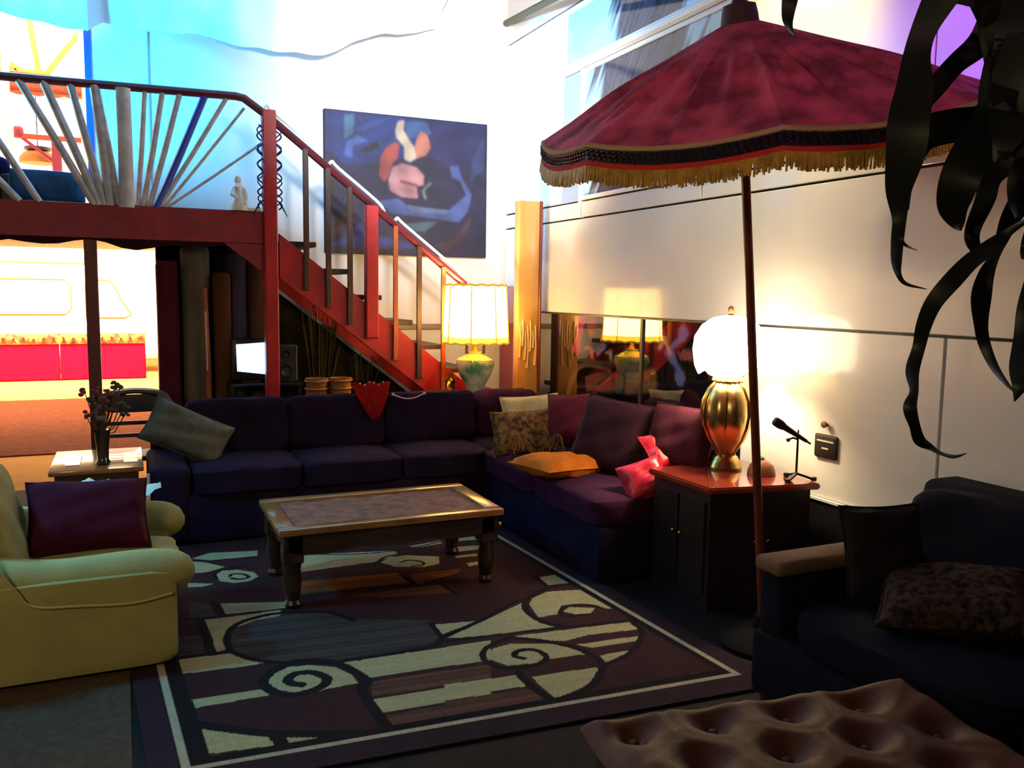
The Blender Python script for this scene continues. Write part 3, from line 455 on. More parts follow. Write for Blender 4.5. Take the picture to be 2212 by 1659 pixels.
# twisted wire vines tied on the newel post
for s, lab in ((-1, 'twisted blue wire vine climbing the left side of the red newel post'), (1, 'twisted blue wire vine climbing the right side of the red newel post')):
    b = B_(); pts = []; q2 = []
    for i in range(120):
        f = i/119; z = 2.20 + .62*f
        pts.append((1.035 + s*(.066 + .022*math.sin(f*38)), PY-.0 + .02*math.cos(f*38), z))
        q2.append((1.035 + s*(.066 - .022*math.sin(f*31+1)), PY+.01 + .02*math.cos(f*31), z))
    tube(b, pts, .006, 5); tube(b, q2, .005, 5)
    tube(b, [(1.035+s*.066, PY, 2.26), (1.035+s*.10, PY, 2.20), (1.035+s*.125, PY-.01, 2.15)], [.008, .006, .003], 5)
    tag(obj('wire_vine', b, M('dark_blue_wire', S(34, 40, 96), .4, .6)), lab, 'vine', 'wire vines on the newel post')
# white figurine on the landing edge
t = thing('white_figurine', 'small white seated figurine at the landing edge beside the red newel post', 'figurine', (.81, PY+.02, 2.18))
b = B_(); lathe(b, (.81, PY+.02, 2.18), [(.055, 0), (.06, .03), (.05, .08), (.038, .13), (.045, .17), (.02, .205)], 14, None, lambda i, a, r, z: (r*(1+.18*math.cos(2*a+i)), z)); obj('robe', b, m_white, t)
b = B_(); sq(b, (.805, PY+.02, 2.405), (.026, .026, .034), 2.2, 6); obj('head', b, m_white, t)
b = B_(); tube(b, [(.775, PY+.0, 2.34), (.755, PY-.03, 2.29), (.79, PY-.05, 2.27)], [.014, .012, .009], 6); tube(b, [(.845, PY, 2.34), (.865, PY-.02, 2.27), (.85, PY-.04, 2.23)], [.014, .012, .009], 6); obj('arm', b, m_white, t)
b = B_(); box(b, .84, .97, PY+.0, PY+.07, 2.18, 2.205, .004, 1); tag(obj('white_card', b, m_white), 'flat white box lying between the figurine and the red newel post', 'box')
# blue bench and dark bolster on the landing
t = thing('blue_box_seat', 'long blue box seat on the landing behind the sunburst sticks', 'bench', (-.9, 7.05, 2.17))
b = B_(); sq(b, (-.85, 7.1, 2.29), (.62, .2, .12), 10, 8); obj('body', b, M('teal_blue_cloth', S(44, 84, 128), .9, var=.3, vscale=8), t)
b = B_(); box(b, -1.4, -.3, 6.91, 7.29, 2.17, 2.19); obj('plinth', b, m_dark, t, False)
t = thing('navy_bolster', 'rounded navy bolster standing at the left end of the landing', 'bolster', (-.80, 6.88, 2.17))
b = B_(); sq(b, (-.85, 6.9, 2.41), (.17, .07, .075), 3, 8); obj('cushion', b, M('navy_cloth', S(22, 26, 74), .9), t)
b = B_(); box(b, -.74, -.68, 6.84, 6.9, 2.17, 2.36, .01, 1); obj('leg', b, m_dark, t, False)
b = B_(); box(b, -.98, -.92, 6.84, 6.9, 2.17, 2.36, .01, 1); obj('leg', b, m_dark, t, False)
# ================================================================ furniture
m_sofa = M('dark_purple_velvet', S(29, 19, 42), .9, var=.25, vscale=7, bump=.25, bscale=150)
m_sofa2 = M('plum_velvet', S(58, 24, 50), .9, var=.25, vscale=9, bump=.25, bscale=150)
# ---- swirl patterned rug
FL, FR, BL, BR = [np.array(p) for p in ((.142, 2.885), (2.312, 2.757), (-.018, 5.8), (2.149, 5.8))]
nx, ny = 420, 470
u = np.linspace(-.052, 1.05, nx+1); v = np.linspace(-.045, 1.0, ny+1); U, Vv = np.meshgrid(u, v)
PX = FL[0]*(1-U)*(1-Vv) + FR[0]*U*(1-Vv) + BL[0]*(1-U)*Vv + BR[0]*U*Vv
PYy = FL[1]*(1-U)*(1-Vv) + FR[1]*U*(1-Vv) + BL[1]*(1-U)*Vv + BR[1]*U*Vv
cmap = {'C': S(146, 134, 100)[:3], 'G': S(54, 45, 44)[:3], 'M': S(74, 48, 40)[:3], 'T': S(104, 56, 32)[:3], 'D': S(46, 24, 28)[:3], 'K': S(18, 14, 18)[:3]}
cc = np.zeros(PX.shape+(3,)); cc[:] = cmap['D']
yy = PYy + .06*PX
str_ = .5+.5*np.sin(yy*95 + 3*np.sin(PX*1.3)) * np.sin(yy*41+PX*.7)
far = PYy > 5.05
for c, p in RUGP:
    k = inpoly(PX, PYy, p); cc[k] = cmap[c]
    if c in 'MTG': cc[k] *= (1 + .7*(str_[k]-.45))[..., None]
    if c == 'C': cc[k] *= (1 + .12*(str_[k]-.6))[..., None]
for w, p in RUGS:
    q = smoothline(p, 5) if len(p) > 3 else p
    bx0, bx1 = min(a[0] for a in q)-w, max(a[0] for a in q)+w; by0, by1 = min(a[1] for a in q)-w, max(a[1] for a in q)+w
    k = (PX > bx0) & (PX < bx1) & (PYy > by0) & (PYy < by1)
    if k.any():
        d = segdist(PX[k], PYy[k], q); s = cc[k]; s[d < w/2*.62] = cmap['K']; cc[k] = s
wU, wV = 2.17, 2.98
bd = (U < .012) | (U > .985) | (Vv < .0)
cc[(U < .035) | (Vv < .02)] = cmap['K']
cc[(U > .975)] = cmap['K']
ln = ((abs(U) < .006) & (Vv > -.004)) | ((abs(U-1) < .006) & (Vv > -.004)) | ((abs(Vv) < .0045) & (U > 0) & (U < 1))
cc[ln] = S(150, 138, 118)[:3]
out = (U < -.008) | (U > 1.008) | (Vv < -.006)
cc[out] = S(40, 26, 34)[:3]
cc *= (1 + .10*np.random.RandomState(1).randn(*U.shape))[..., None]
t = thing('swirl_rug', 'large dark brown rug with cream stripes and black scroll swirls under the coffee table', 'rug', (1.15, 4.3, 0))
m_rug = M('rug_pile', (.5, .4, .3), .95, bump=.35, bscale=260, attr='paint')
painted_grid('pile', np.stack([PX, PYy, np.full(PX.shape, .012)], -1), nx, ny, np.clip(cc, .003, 1), m_rug, t)
cs = [(PX[j, i], PYy[j, i]) for j, i in ((0, 0), (0, nx), (ny, nx), (ny, 0))]
b = B_(); prism(b, cs, lambda x, y: (x, y, .001), lambda x, y: (x, y, .0105)); obj('backing', b, m_dark, t, False)
# ---- plain floor carpet at the lower left
b = B_(); box(b, -2.6, -.02, -.5, 3.9, 0, .006, .002, 1)
tag(obj('brown_floor_mat', b, M('brown_mat', S(76, 60, 50), .95, var=.25, vscale=30, bump=.3, bscale=220)), 'plain brown carpet on the floor in front of the cream armchair', 'carpet')

# ---- sectional sofa
t = thing('sectional_sofa', 'large dark purple L-shaped corner sofa facing the coffee table', 'sofa', (1.8, 5.9, 0))
b = B_(); box(b, .14, 3.22, 5.53, 6.34, .014, .33, .03, 2); box(b, 2.32, 3.22, 3.95, 5.56, .014, .33, .03, 2); obj('base', b, m_sofa, t)
for x0, x1 in ((.36, 1.03), (1.03, 1.70), (1.70, 2.36)):
    b = B_(); sq(b, ((x0+x1)/2, 5.80, .40), ((x1-x0)/2+.001, .30, .085), 12, 10, .02, noise=.003, seed=int(x0*10)); obj('seat_cushion', b, m_sofa, t)
for y0, y1 in ((3.94, 4.78), (4.78, 5.62)):
    b = B_(); sq(b, (2.69, (y0+y1)/2, .40), (.40, (y1-y0)/2-.004, .085), 8, 10, .02, noise=.003, seed=int(y0*10)); obj('seat_cushion', b, m_sofa2, t)
b = B_(); sq(b, (2.74, 5.92, .40), (.36, .28, .085), 8, 8, .02); obj('seat_cushion', b, m_sofa, t)
b = B_(); box(b, .14, 3.22, 6.22, 6.36, .3, .76, .04, 2); obj('back_frame', b, m_sofa, t)
b = B_(); box(b, 3.08, 3.23, 3.95, 6.3, .3, .72, .04, 2); obj('back_frame', b, m_sofa, t)
b = B_(); box(b, .11, .35, 5.52, 6.34, .014, .505, .05, 3); obj('arm', b, m_sofa, t)
for i, (x0, x1) in enumerate(((.36, 1.03), (1.03, 1.72), (1.73, 2.44))):
    b = B_(); sq(b, ((x0+x1)/2, 6.14, .655), ((x1-x0)/2+.002, .12, .19), 9, 10, 0, eul(-8, 0, 0), .005, i+4); obj('back_cushion', b, m_sofa, t)
b = B_(); sq(b, (2.71, 6.12, .655), (.26, .12, .185), 5, 10, 0, eul(-8, 0, -6), .008, 9); obj('back_cushion', b, m_sofa2, t)
b = B_(); sq(b, (3.0, 4.40, .63), (.10, .40, .18), 5, 10, 0, eul(0, 8, 0), .006, 12); obj('back_cushion', b, m_sofa2, t)
b = B_(); sq(b, (3.0, 5.22, .63), (.10, .40, .18), 5, 10, 0, eul(0, 8, 0), .006, 14); obj('back_cushion', b, m_sofa2, t)
b = B_(); tube(b, [(.105, 5.53, .02), (.105, 5.53, .48)], .012, 6); obj('piping', b, M('painted_lit_edge', S(214, 176, 150), .8), t)  # pale strip painted for the hall light on the arm's corner
# ---- throw pillows on the sofa
def RZ(a): return Matrix.Rotation(math.radians(a), 3, 'Z')
def throw(name, c, w, h, th, R, mat, lab, seed, extra=None, cat='pillow'):
    t = thing(name, lab, cat, c); b = B_(); pillow(b, c, w, h, th, R, 18, seed); obj('cover', b, mat, t)
    n = 60; pts = []
    for i in range(n):
        a = i/n*4; s = int(a); f = 2*(a-s)-1
        uu, vv = [(f, -1), (1, f), (-f, 1), (-1, -f)][s]
        pts.append(V(c) + R @ V((uu*w/2*(1-.07*(1-vv*vv)), vv*h/2*(1-.07*(1-uu*uu)), 0)))
    b = B_(); tube(b, pts, .006, 5, closed=True); obj('piping', b, mat, t)
    return t
m_sage = M('grey_green_cloth', S(92, 92, 84), .9, var=.2, vscale=20, bump=.3, bscale=200)
throw('sage_pillow', (0.354, 5.860, 0.666), .53, .30, .15, eul(72, 0, 10) @ RZ(-29), m_sage, 'grey green throw pillow propped on its corner at the left end of the purple sofa', 1)
m_gold = M('pale_gold_cloth', S(222, 196, 138), .75, var=.2, vscale=12, bump=.2)
throw('pale_gold_pillow', (2.718, 5.620, 0.659), .44, .40, .14, eul(66, 0, -14) @ RZ(4), m_gold, 'pale gold throw pillow behind the brown embroidered pillow in the sofa corner', 2)
m_embr = M('brown_embroidered_cloth', S(138, 104, 64), .75, var=.6, vscale=26, c2=S(70, 44, 34), bump=.6, bscale=70)
t = throw('embroidered_pillow', (2.522, 5.360, 0.624), .44, .33, .15, eul(62, 0, -16) @ RZ(3), m_embr, 'brown embroidered throw pillow leaning in front of the pale gold pillow', 3)
c0 = V((2.371, 5.220, 0.559)); b = B_(); rnd = random.Random(2)
for k in range(46):
    x = -.2 + k*.0088
    p = c0 + V((x+.17, -.05 + .01*rnd.random(), .03+.05*math.sin(k*.2)))
    tube(b, [p, p+V((rnd.uniform(-.02, .02), -.02, -.05)), p+V((rnd.uniform(-.03, .03), -.03, -.09))], .0022, 3)
obj('tassel_fringe', b, M('tan_fringe', S(150, 110, 72), .8), t, True, 'stuff')
throw('rose_pillow', (2.820, 5.223, 0.728), .36, .36, .14, eul(70, 0, -52) @ RZ(6), M('dusty_rose_velvet', S(86, 30, 44), .85, bump=.2), 'dusty rose throw pillow tucked behind the big plum back pillow', 4)
throw('plum_back_pillow', (2.760, 4.543, 0.710), .56, .50, .2, eul(66, 0, -66) @ RZ(-4), M('plum_pillow_velvet', S(50, 24, 36), .85, var=.2, bump=.3), 'big plum square back pillow leaning on the sofa right of the rose pillow', 5)
throw('maroon_pillow', (2.920, 4.062, 0.778), .46, .38, .16, eul(70, 0, -74), M('maroon_velvet', S(62, 24, 36), .85, bump=.2), 'maroon back pillow half hidden by the gold globe lamp', 6)
throw('orange_pillow', (2.451, 4.628, 0.545), .56, .38, .13, eul(0, 3, 14), M('orange_cloth', S(206, 112, 34), .8, var=.3, vscale=9, bump=.2), 'flat orange throw pillow lying on the sofa seat', 7)
m_satin = M('red_satin', S(206, 34, 54), .28, spec=.6, bump=.5, bscale=14)
throw('red_satin_pillow', (2.939, 4.120, 0.693), .40, .26, .12, eul(40, 0, -12) @ RZ(8), m_satin, 'shiny red satin pillow slumped on the sofa beside the end table', 8)
throw('red_bench_pillow', (2.644, 4.006, 0.565), .26, .22, .11, eul(58, 0, -30) @ RZ(22), M('raspberry_satin', S(190, 30, 62), .35, bump=.3, bscale=14), 'small raspberry red pillow at the sofa end against the side of the end table', 9)
# red spotted scarf over the sofa back
t = thing('red_scarf', 'red scarf with white dots hanging over the back of the purple sofa', 'scarf', (1.589, 6.080, 0.871))
b = B_(); n = 10; gr = {}
for i in range(n+1):
    for j in range(n+1):
        f = j/n; w = .16*(1-f)**.8 + .035
        x = 1.615 + (i/n-.5)*w*1.5 + .02*f; z = .935 - .26*f + .01*math.sin(i*1.5)*(1-f); y = 6.06 - .05*math.sin(f*1.6) + .012*math.sin(i*1.7+f*3) - .02
        gr[i, j] = b.verts.new((x, y, z))
for i in range(n):
    for j in range(n): b.faces.new((gr[i, j], gr[i+1, j], gr[i+1, j+1], gr[i, j+1]))
r_ = bmesh.ops.solidify(b, geom=b.faces[:], thickness=.006)
obj('cloth', b, M('red_scarf_cloth', S(190, 40, 34), .8, var=.3, vscale=20), t)
for k in range(6):
    b = B_(); sq(b, (1.53+k*.034, 6.012, .935-.012*math.sin(k*2.0)), (.006, .004, .006), 2, 3); obj('dot', b, m_white, t)
b = B_(); pts = [(1.78+.24*i/20, 6.03, .845-.035*math.sin(math.pi*i/20)) for i in range(21)]; tube(b, pts, .005, 5)
for i in (0, 20): sq(b, pts[i], (.012, .012, .012), 2, 4)
tag(obj('bead_cord', b, M('pale_pink_cord', S(214, 170, 176), .5)), 'thin pale cord with beads draped on the sofa back beside the red scarf', 'cord')

# ---- coffee table
t = thing('coffee_table', 'low carved wooden coffee table with light frame and dark turned legs on the swirl rug', 'coffee table', (1.255, 4.51, 0))
m_ct = M('coffee_table_wood', S(46, 26, 20), .35, var=.35, vscale=7, stretch=(.25, 1, 1), bump=.08, coat=.3)
m_ctop = M('honey_frame_wood', S(150, 98, 52), .22, spec=1, var=.25, vscale=8, bump=.04)
X0, X1, Y0, Y1, ZT = .655, 1.855, 4.165, 4.855, .43
for a in ((X0, X1, Y0, Y0+.075), (X0, X1, Y1-.075, Y1), (X0, X0+.085, Y0+.075, Y1-.075), (X1-.085, X1, Y0+.075, Y1-.075)):
    b = B_(); box(b, *a, ZT-.035, ZT, .006, 2); obj('top_frame', b, m_ctop, t)
b = B_(); nxx, nyy = 150, 76; xs = np.linspace(X0+.085, X1-.085, nxx+1); yv = np.linspace(Y0+.075, Y1-.075, nyy+1)
vg = {}
for i, x in enumerate(xs):
    for j, y in enumerate(yv):
        cx, cy = (x-X0)*9, (y-Y0)*9
        z = ZT-.016 + .004*(math.sin(cx*3)*math.sin(cy*3)) + .003*math.sin((cx+cy)*7) + (.003 if abs((x-X0) % .3-.15) < .008 else 0)
        vg[i, j] = b.verts.new((x, y, z))
for i in range(nxx):
    for j in range(nyy): b.faces.new((vg[i, j], vg[i+1, j], vg[i+1, j+1], vg[i, j+1]))
obj('carved_panel', b, M('carved_panel_wood', S(132, 88, 74), .8, var=.35, vscale=14), t)
b = B_(); box(b, X0+.03, X1-.03, Y0+.03, Y1-.03, ZT-.055, ZT-.035); obj('under_moulding', b, m_ct, t, False)
def apron(pa, pb):
    pa, pb = V(pa), V(pb); d = pb-pa; n = 36; q = B_()
    pts = [(i/n, ZT-.125 - .018*abs(math.sin(i/n*math.pi*3))) for i in range(n+1)] + [(1, ZT-.05), (0, ZT-.05)]
    nn = d.normalized().cross(V((0, 0, 1)))*.02
    prism(q, pts, lambda s, z: tuple(pa+d*s)[:2]+(z,), lambda s, z: tuple(pa+d*s+nn)[:2]+(z,)); obj('apron', q, m_ct, t, False)
apron((X0+.05, Y0+.045, 0), (X1-.05, Y0+.045, 0)); apron((X0+.05, Y1-.05, 0), (X1-.05, Y1-.05, 0)); apron((X0+.045, Y0+.05, 0), (X0+.045, Y1-.05, 0)); apron((X1-.045, Y0+.05, 0), (X1-.045, Y1-.05, 0))
for x in (X0+.075, X1-.075):
    for y in (Y0+.075, Y1-.075):
        b = B_(); lathe(b, (x, y, .013), [(.036, 0), (.043, .02), (.033, .04), (.040, .07), (.048, .14), (.038, .2), (.047, .225), (.047, .235)], 16); box(b, x-.05, x+.05, y-.05, y+.05, .245, ZT-.04, .006, 1); obj('leg', b, m_ct, t)
b = B_(); sq(b, (X1-.02, Y0+.02, .34), (.014, .014, .014), 2, 5); obj('stud', b, m_brass, t)

# ---- cream armchair
t = thing('cream_armchair', 'cream upholstered armchair with rolled arms at the left edge of the rug', 'armchair', (-.35, 4.15, 0))
m_cream = M('cream_upholstery', S(158, 148, 100), .85, var=.12, vscale=6, bump=.25, bscale=140)
b = B_(); sq(b, (-.36, 3.86, .225), (.53, .115, .205), 14, 12); obj('side', b, m_cream, t)
b = B_(); sq(b, (-.36, 4.50, .235), (.53, .10, .215), 14, 12); obj('side', b, m_cream, t)
for y, zz, lab in ((3.855, .425, 0), (4.50, .485, 1)):
    b = B_(); pts = smoothline([(-.86, y, zz+.05), (-.62, y, zz+.02), (-.3, y, zz-.03), (.0, y, zz-.025), (.15, y, zz-.04), (.185, y, zz-.10)], 5)
    rr = np.interp(np.linspace(0, 1, len(pts)), [0, .3, .85, 1], [.10, .10, .10, .055]); tube(b, pts, list(rr), 14, True, .95); obj('arm', b, m_cream, t)
b = B_(); box(b, -.88, .14, 3.97, 4.41, .04, .3, .03, 2); obj('seat_base', b, m_cream, t)
b = B_(); sq(b, (-.22, 4.19, .33), (.42, .215, .085), 7, 12, .03, noise=.004); obj('seat_cushion', b, m_cream, t)
b = B_(); sq(b, (-.72, 4.18, .50), (.14, .42, .40), 4.5, 14, 0, eul(0, -14, 0), .006, 5); obj('backrest', b, m_cream, t)
b = B_(); sq(b, (-.53, 4.18, .56), (.10, .30, .28), 4, 12, 0, eul(0, -16, 0), .006, 6); obj('back_cushion', b, m_cream, t)
for x in (-.82, .1):
    for y in (3.84, 4.52):
        b = B_(); lathe(b, (x, y, .005), [(.022, 0), (.03, .04)], 10); obj('foot', b, m_brown_wood, t)
b = B_(); pts = smoothline([(-.55, 3.738, .62), (-.42, 3.735, .42), (-.36, 3.735, .345), (-.2, 3.735, .325), (.0, 3.735, .31), (.15, 3.74, .33)], 5); tube(b, pts, .007, 5); obj('piping', b, M('cream_piping', S(176, 156, 100), .8), t)
throw('burgundy_pillow', (-.17, 4.22, .575), .50, .36, .17, eul(48, 0, 8) @ RZ(-4), M('burgundy_velvet', S(64, 12, 34), .85, var=.2, bump=.25), 'burgundy velvet pillow lying on the cream armchair seat', 11)
t = thing('white_cloth', 'crumpled white cloth tucked behind the burgundy pillow', 'cloth', (-.06, 4.52, .65))
b = B_(); n = 14; gr = {}; rnd = random.Random(8)
for i in range(n+1):
    for j in range(7):
        gr[i, j] = b.verts.new((-.26+.40*i/n, 4.40+.03*j + .01*math.sin(i*1.3), .66 + .03*math.sin(i*.45) + .012*math.sin(i*2+j) - .012*abs(j-2)))
for i in range(n):
    for j in range(6): b.faces.new((gr[i, j], gr[i+1, j], gr[i+1, j+1], gr[i, j+1]))
bmesh.ops.solidify(b, geom=b.faces[:], thickness=.02); obj('fold', b, m_white, t)

# ---- side table with vase, chair behind
t = thing('side_table', 'small dark wooden side table with two pale inset tiles between armchair and sofa', 'side table', (-.16, 6.04, 0))
b = B_(); box(b, -.44, .085, 5.70, 6.42, .465, .495, .006, 2); obj('top', b, M('side_table_top', S(150, 96, 56), .25, coat=.5), t)
for x in (-.36, -.03):
    b = B_(); box(b, x, x+.0-(-.10) if False else x+.085, 5.86, 6.20, .494, .501, .002, 1); 
    obj('inset_tile', b, M('pale_glazed_tile', S(240, 230, 210), .15, spec=.6), t, False)
b = B_(); box(b, -.41, .055, 5.73, 6.39, .36, .466, .005, 1); obj('apron', b, m_brown_wood, t, False)
for x in (-.385, .03):
    for y in (5.76, 6.36):
        b = B_(); box(b, x-.025, x+.025, y-.025, y+.025, 0, .37, .004, 1); obj('leg', b, m_brown_wood, t, False)
t = thing('flower_vase', 'slender dark vase of dried flowers standing on the small side table', 'vase', (-.145, 5.86, .50))
b = B_(); lathe(b, (-.145, 5.86, .496), [(.035, 0), (.045, .01), (.034, .03), (.036, .10), (.045, .20), (.05, .22)], 18); obj('vase', b, M('smoked_glass', S(58, 48, 48), .1, spec=.7), t)
rnd = random.Random(5); fl = [(random.Random(k).uniform(-1, 1)) for k in range(40)]
b = B_(); heads = []
for k in range(22):
    a = rnd.uniform(0, 6.28); r = rnd.uniform(.03, .15); h = rnd.uniform(.30, .50)
    e = V((-.145 + r*math.cos(a), 5.86 + r*.8*math.sin(a), .50+h)); tube(b, [(-.145, 5.86, .68), ((-.145+e.x)/2, (5.86+e.y)/2, .50+h*.62), e], .0035, 4); heads.append(e)
obj('stems', b, M('dry_stem', S(70, 62, 44), .8), t, True, 'stuff')
for k, e in enumerate(heads):
    b = B_()
    for q in range(5):
        dq = V((rnd.uniform(-.02, .02), rnd.uniform(-.02, .02), rnd.uniform(-.018, .018))); s_ = rnd.uniform(.010, .018); sq(b, e+dq, (s_, s_, s_*.8), 2, 3)
    obj('flower_head', b, M('dusky_flower_%d' % (k % 3), [S(120, 62, 70), S(84, 84, 66), S(104, 84, 88)][k % 3], .85), t)
t = thing('wooden_chair', 'dark wooden chair with curved crest rail behind the side table', 'chair', (.08, 6.62, 0))
b = B_(); pts = smoothline([(-.19, 6.70, .76), (-.13, 6.72, .83), (.05, 6.74, .855), (.23, 6.72, .83), (.29, 6.70, .76)], 5); tube(b, pts, .045, 8, True, .5); obj('crest_rail', b, m_brown_wood, t)
b = B_(); sq(b, (.05, 6.725, .765), (.20, .02, .065), 5, 6); obj('backrest', b, M('slate_upholstery', S(70, 66, 78), .9), t)
for x in (-.16, .26):
    b = B_(); box(b, x-.02, x+.02, 6.66, 6.70, 0, .8, .006, 1); obj('leg', b, m_brown_wood, t, False)
    b = B_(); box(b, x-.02, x+.02, 6.40, 6.44, 0, .40, .006, 1); obj('leg', b, m_brown_wood, t, False)
b = B_(); box(b, -.19, .29, 6.385, 6.70, .40, .435, .01, 1); obj('seat', b, m_brown_wood, t, False)
for z in (.54, .63):
    b = B_(); box(b, -.16, .26, 6.67, 6.695, z-.014, z+.014); obj('slat', b, m_brown_wood, t, False)

# ---- things under the staircase
rolls = [(.325, 7.36, .085, 1.80, S(86, 34, 52), 'dark plum carpet roll standing leftmost under the landing'), (.535, 7.36, .11, 1.92, S(116, 108, 100), 'thick grey carpet roll standing second from the left under the landing'), (.725, 7.30, .07, 1.72, S(112, 70, 50), 'thin brown carpet roll between the thick grey roll and the slate roll'), (.85, 7.42, .085, 1.98, S(72, 62, 84), 'slate carpet roll standing behind the lit screen'), (1.02, 7.42, .075, 1.84, S(96, 62, 52), 'rust brown carpet roll standing behind the red newel post')]
for i, (x, y, r, h, c, lab) in enumerate(rolls):
    t = thing('carpet_roll', lab, 'carpet roll', (x, y, 0), 'carpet rolls standing under the landing')
    mt_ = M('roll_cloth_%d' % i, c, .9, var=.35, vscale=7, stretch=(1, 1, .15), bump=.3, bscale=60)
    b = B_(); lathe(b, (x, y, 0), [(r*.95, 0), (r, .02), (r*1.03, h*.3), (r*.97, h*.6), (r, h-.03), (r*.9, h), (r*.75, h+.004)], 22, None, lambda i_, a, rr, z: (rr*(1+.03*math.sin(3*a+z*2)), z)); obj('roll', b, mt_, t)
    b = B_(); sp = [(x+r*.8*(1-k/40)*math.cos(k*.5), y+r*.8*(1-k/40)*math.sin(k*.5), h) for k in range(36)]; tube(b, sp, .008, 4); obj('rolled_edge', b, mt_, t)
t = thing('highlight_tube', 'narrow orange brown tube with a painted highlight among the carpet rolls', 'tube', (.60, 7.16, 0))
b = B_(); tube(b, [(.60, 7.16, 0), (.60, 7.17, 1.0), (.585, 7.18, 1.60)], .022, 8); obj('tube', b, m_orange_wood, t)
b = B_(); tube(b, [(.592, 7.137, .95), (.586, 7.15, 1.42)], .005, 5); obj('stripe', b, m_white, t)  # white stripe stands in for the highlight on the tube
t = thing('small_monitor', 'small glowing blue white screen in a dark case left of the red newel post', 'monitor', (.92, 7.05, .85))
b = B_(); box(b, .765, 1.06, 6.99, 7.14, .88, 1.21, .02, 2); obj('case', b, M('black_plastic', S(22, 22, 32), .4), t)
m_scr = M('lit_screen', (.2, .5, 1), .2, emit=(.32, .62, 1), es=5)
b = B_(); pts = [(.800, .955), (1.03, .925), (1.035, 1.18), (.795, 1.165)]; prism(b, pts, lambda x, z: (x, 6.985, z), lambda x, z: (x, 6.992, z)); obj('screen', b, m_scr, t, False)
b = B_(); box(b, .84, .98, 7.02, 7.12, .855, .885); obj('stand', b, m_dark, t, False)
t = thing('dark_cart', 'dark equipment cart under the stairs carrying the lit screen', 'cart', (1.0, 7.06, 0))
b = B_(); box(b, .74, 1.30, 6.95, 7.24, .83, .855, .004, 1); obj('shelf', b, m_dark, t, False)
b = B_(); box(b, .74, 1.30, 6.95, 7.24, .40, .425, .004, 1); obj('shelf', b, m_dark, t, False)
for x in (.76, 1.28):
    for y in (6.97, 7.22): 
        b = B_(); box(b, x-.015, x+.015, y-.015, y+.015, 0, .83); obj('leg', b, m_dark, t, False)
t = thing('black_speaker', 'black box speaker with pale edges on the cart right of the red newel post', 'speaker', (1.18, 7.08, .855))
b = B_(); box(b, 1.09, 1.27, 6.99, 7.18, .855, 1.16, .008, 1); obj('cabinet', b, M('black_speaker_case', S(26, 24, 34), .5), t)
b = B_(); tube(b, [(1.10, 6.985, .875), (1.10, 6.985, 1.15), (1.26, 6.985, 1.15), (1.26, 6.985, .875)], .005, 5); obj('edge_trim', b, M('grey_trim', S(150, 144, 150), .4), t)
for z, r in ((.95, .05), (1.08, .03)):
    b = B_(); lathe(b, (1.18, 6.988, z), [(r, 0), (r*.9, .01), (r*.3, -.006), (0, -.006)], 18, (0, -1, 0)); obj('cone', b, m_dark, t)
for x, y, hh, sp, lab, c1 in ((1.48, 7.10, 1.52, .17, 'tall dried grass plant under the stairs right of the black speaker', S(150, 140, 96)), (1.82, 7.05, 1.10, .18, 'lower dried grass plant under the stair slope behind the red scarf', S(160, 152, 90))):
    t = thing('dried_grass_plant', lab, 'plant', (x, y, 0))
    b = B_(); lathe(b, (x, y, 0), [(.09, 0), (.11, .02), (.13, .3), (.125, .56), (.14, .60), (.12, .60), (.11, .5)], 20); obj('pot', b, M('straw_basket', S(176, 122, 66), .8, var=.4, vscale=30, bump=.5, bscale=60, stretch=(1, 1, 4)), t)
    rnd = random.Random(int(x*100))
    for k in range(46):
        a = rnd.uniform(0, 6.28); r = rnd.uniform(.03, sp); h = hh*rnd.uniform(.66, 1.0); q = B_()
        px, py = x+.05*math.cos(a), y+.04*math.sin(a); ex, ey = x+r*math.cos(a), y+r*.55*math.sin(a)
        tube(q, [(px, py, .55), ((px+ex)/2, (py+ey)/2, .55+(h-.55)*.6), (ex, ey, h), (ex+.04*math.cos(a), ey, h-.05)], [.010, .016, .009, .001], 4, True, .3)
        obj('leaf', q, M('dry_leaf_%d' % (k % 3), [c1, S(96, 84, 60), S(140, 108, 66)][k % 3], .8), t)
for x, lab in ((1.345, 'left straw basket standing just behind the sofa under the stairs'), (1.53, 'right straw basket standing just behind the sofa under the stairs')):
    t = thing('straw_basket', lab, 'basket', (x, 6.62, 0), 'straw baskets behind the sofa')
    b = B_(); lathe(b, (x, 6.62, 0), [(.06, 0), (.075, .03), (.085, .5), (.08, .88), (.088, .92), (.075, .92), (.07, .8)], 18); obj('weave', b, MATS['straw_basket'], t)
    for z in (.90, .84, .78):
        b = B_(); tube(b, [(x+.088*math.cos(a*.393), 6.62+.088*math.sin(a*.393), z) for a in range(16)], .008, 5, closed=True); obj('rim_band', b, m_orange_wood, t)

t = thing('under_stair_shade_sheet', 'added dark green sheet for the shade behind the plants and rolls under the stairs', 'shade sheet', (1.5, 7.5, 0))  # added dark sheet, stands in for the shade under the stairs
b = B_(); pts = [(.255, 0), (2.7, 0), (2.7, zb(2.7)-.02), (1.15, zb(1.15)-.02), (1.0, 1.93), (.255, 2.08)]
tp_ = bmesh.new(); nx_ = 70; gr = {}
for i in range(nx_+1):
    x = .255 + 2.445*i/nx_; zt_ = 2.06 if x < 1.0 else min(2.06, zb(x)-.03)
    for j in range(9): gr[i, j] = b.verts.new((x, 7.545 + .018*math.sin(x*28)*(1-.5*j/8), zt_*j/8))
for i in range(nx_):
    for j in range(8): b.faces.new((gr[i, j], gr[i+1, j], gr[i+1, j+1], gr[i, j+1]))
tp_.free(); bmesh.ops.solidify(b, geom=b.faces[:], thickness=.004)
obj('cloth', b, M('under_stair_shade', S(52, 50, 40), .95, var=.45, vscale=4), t)
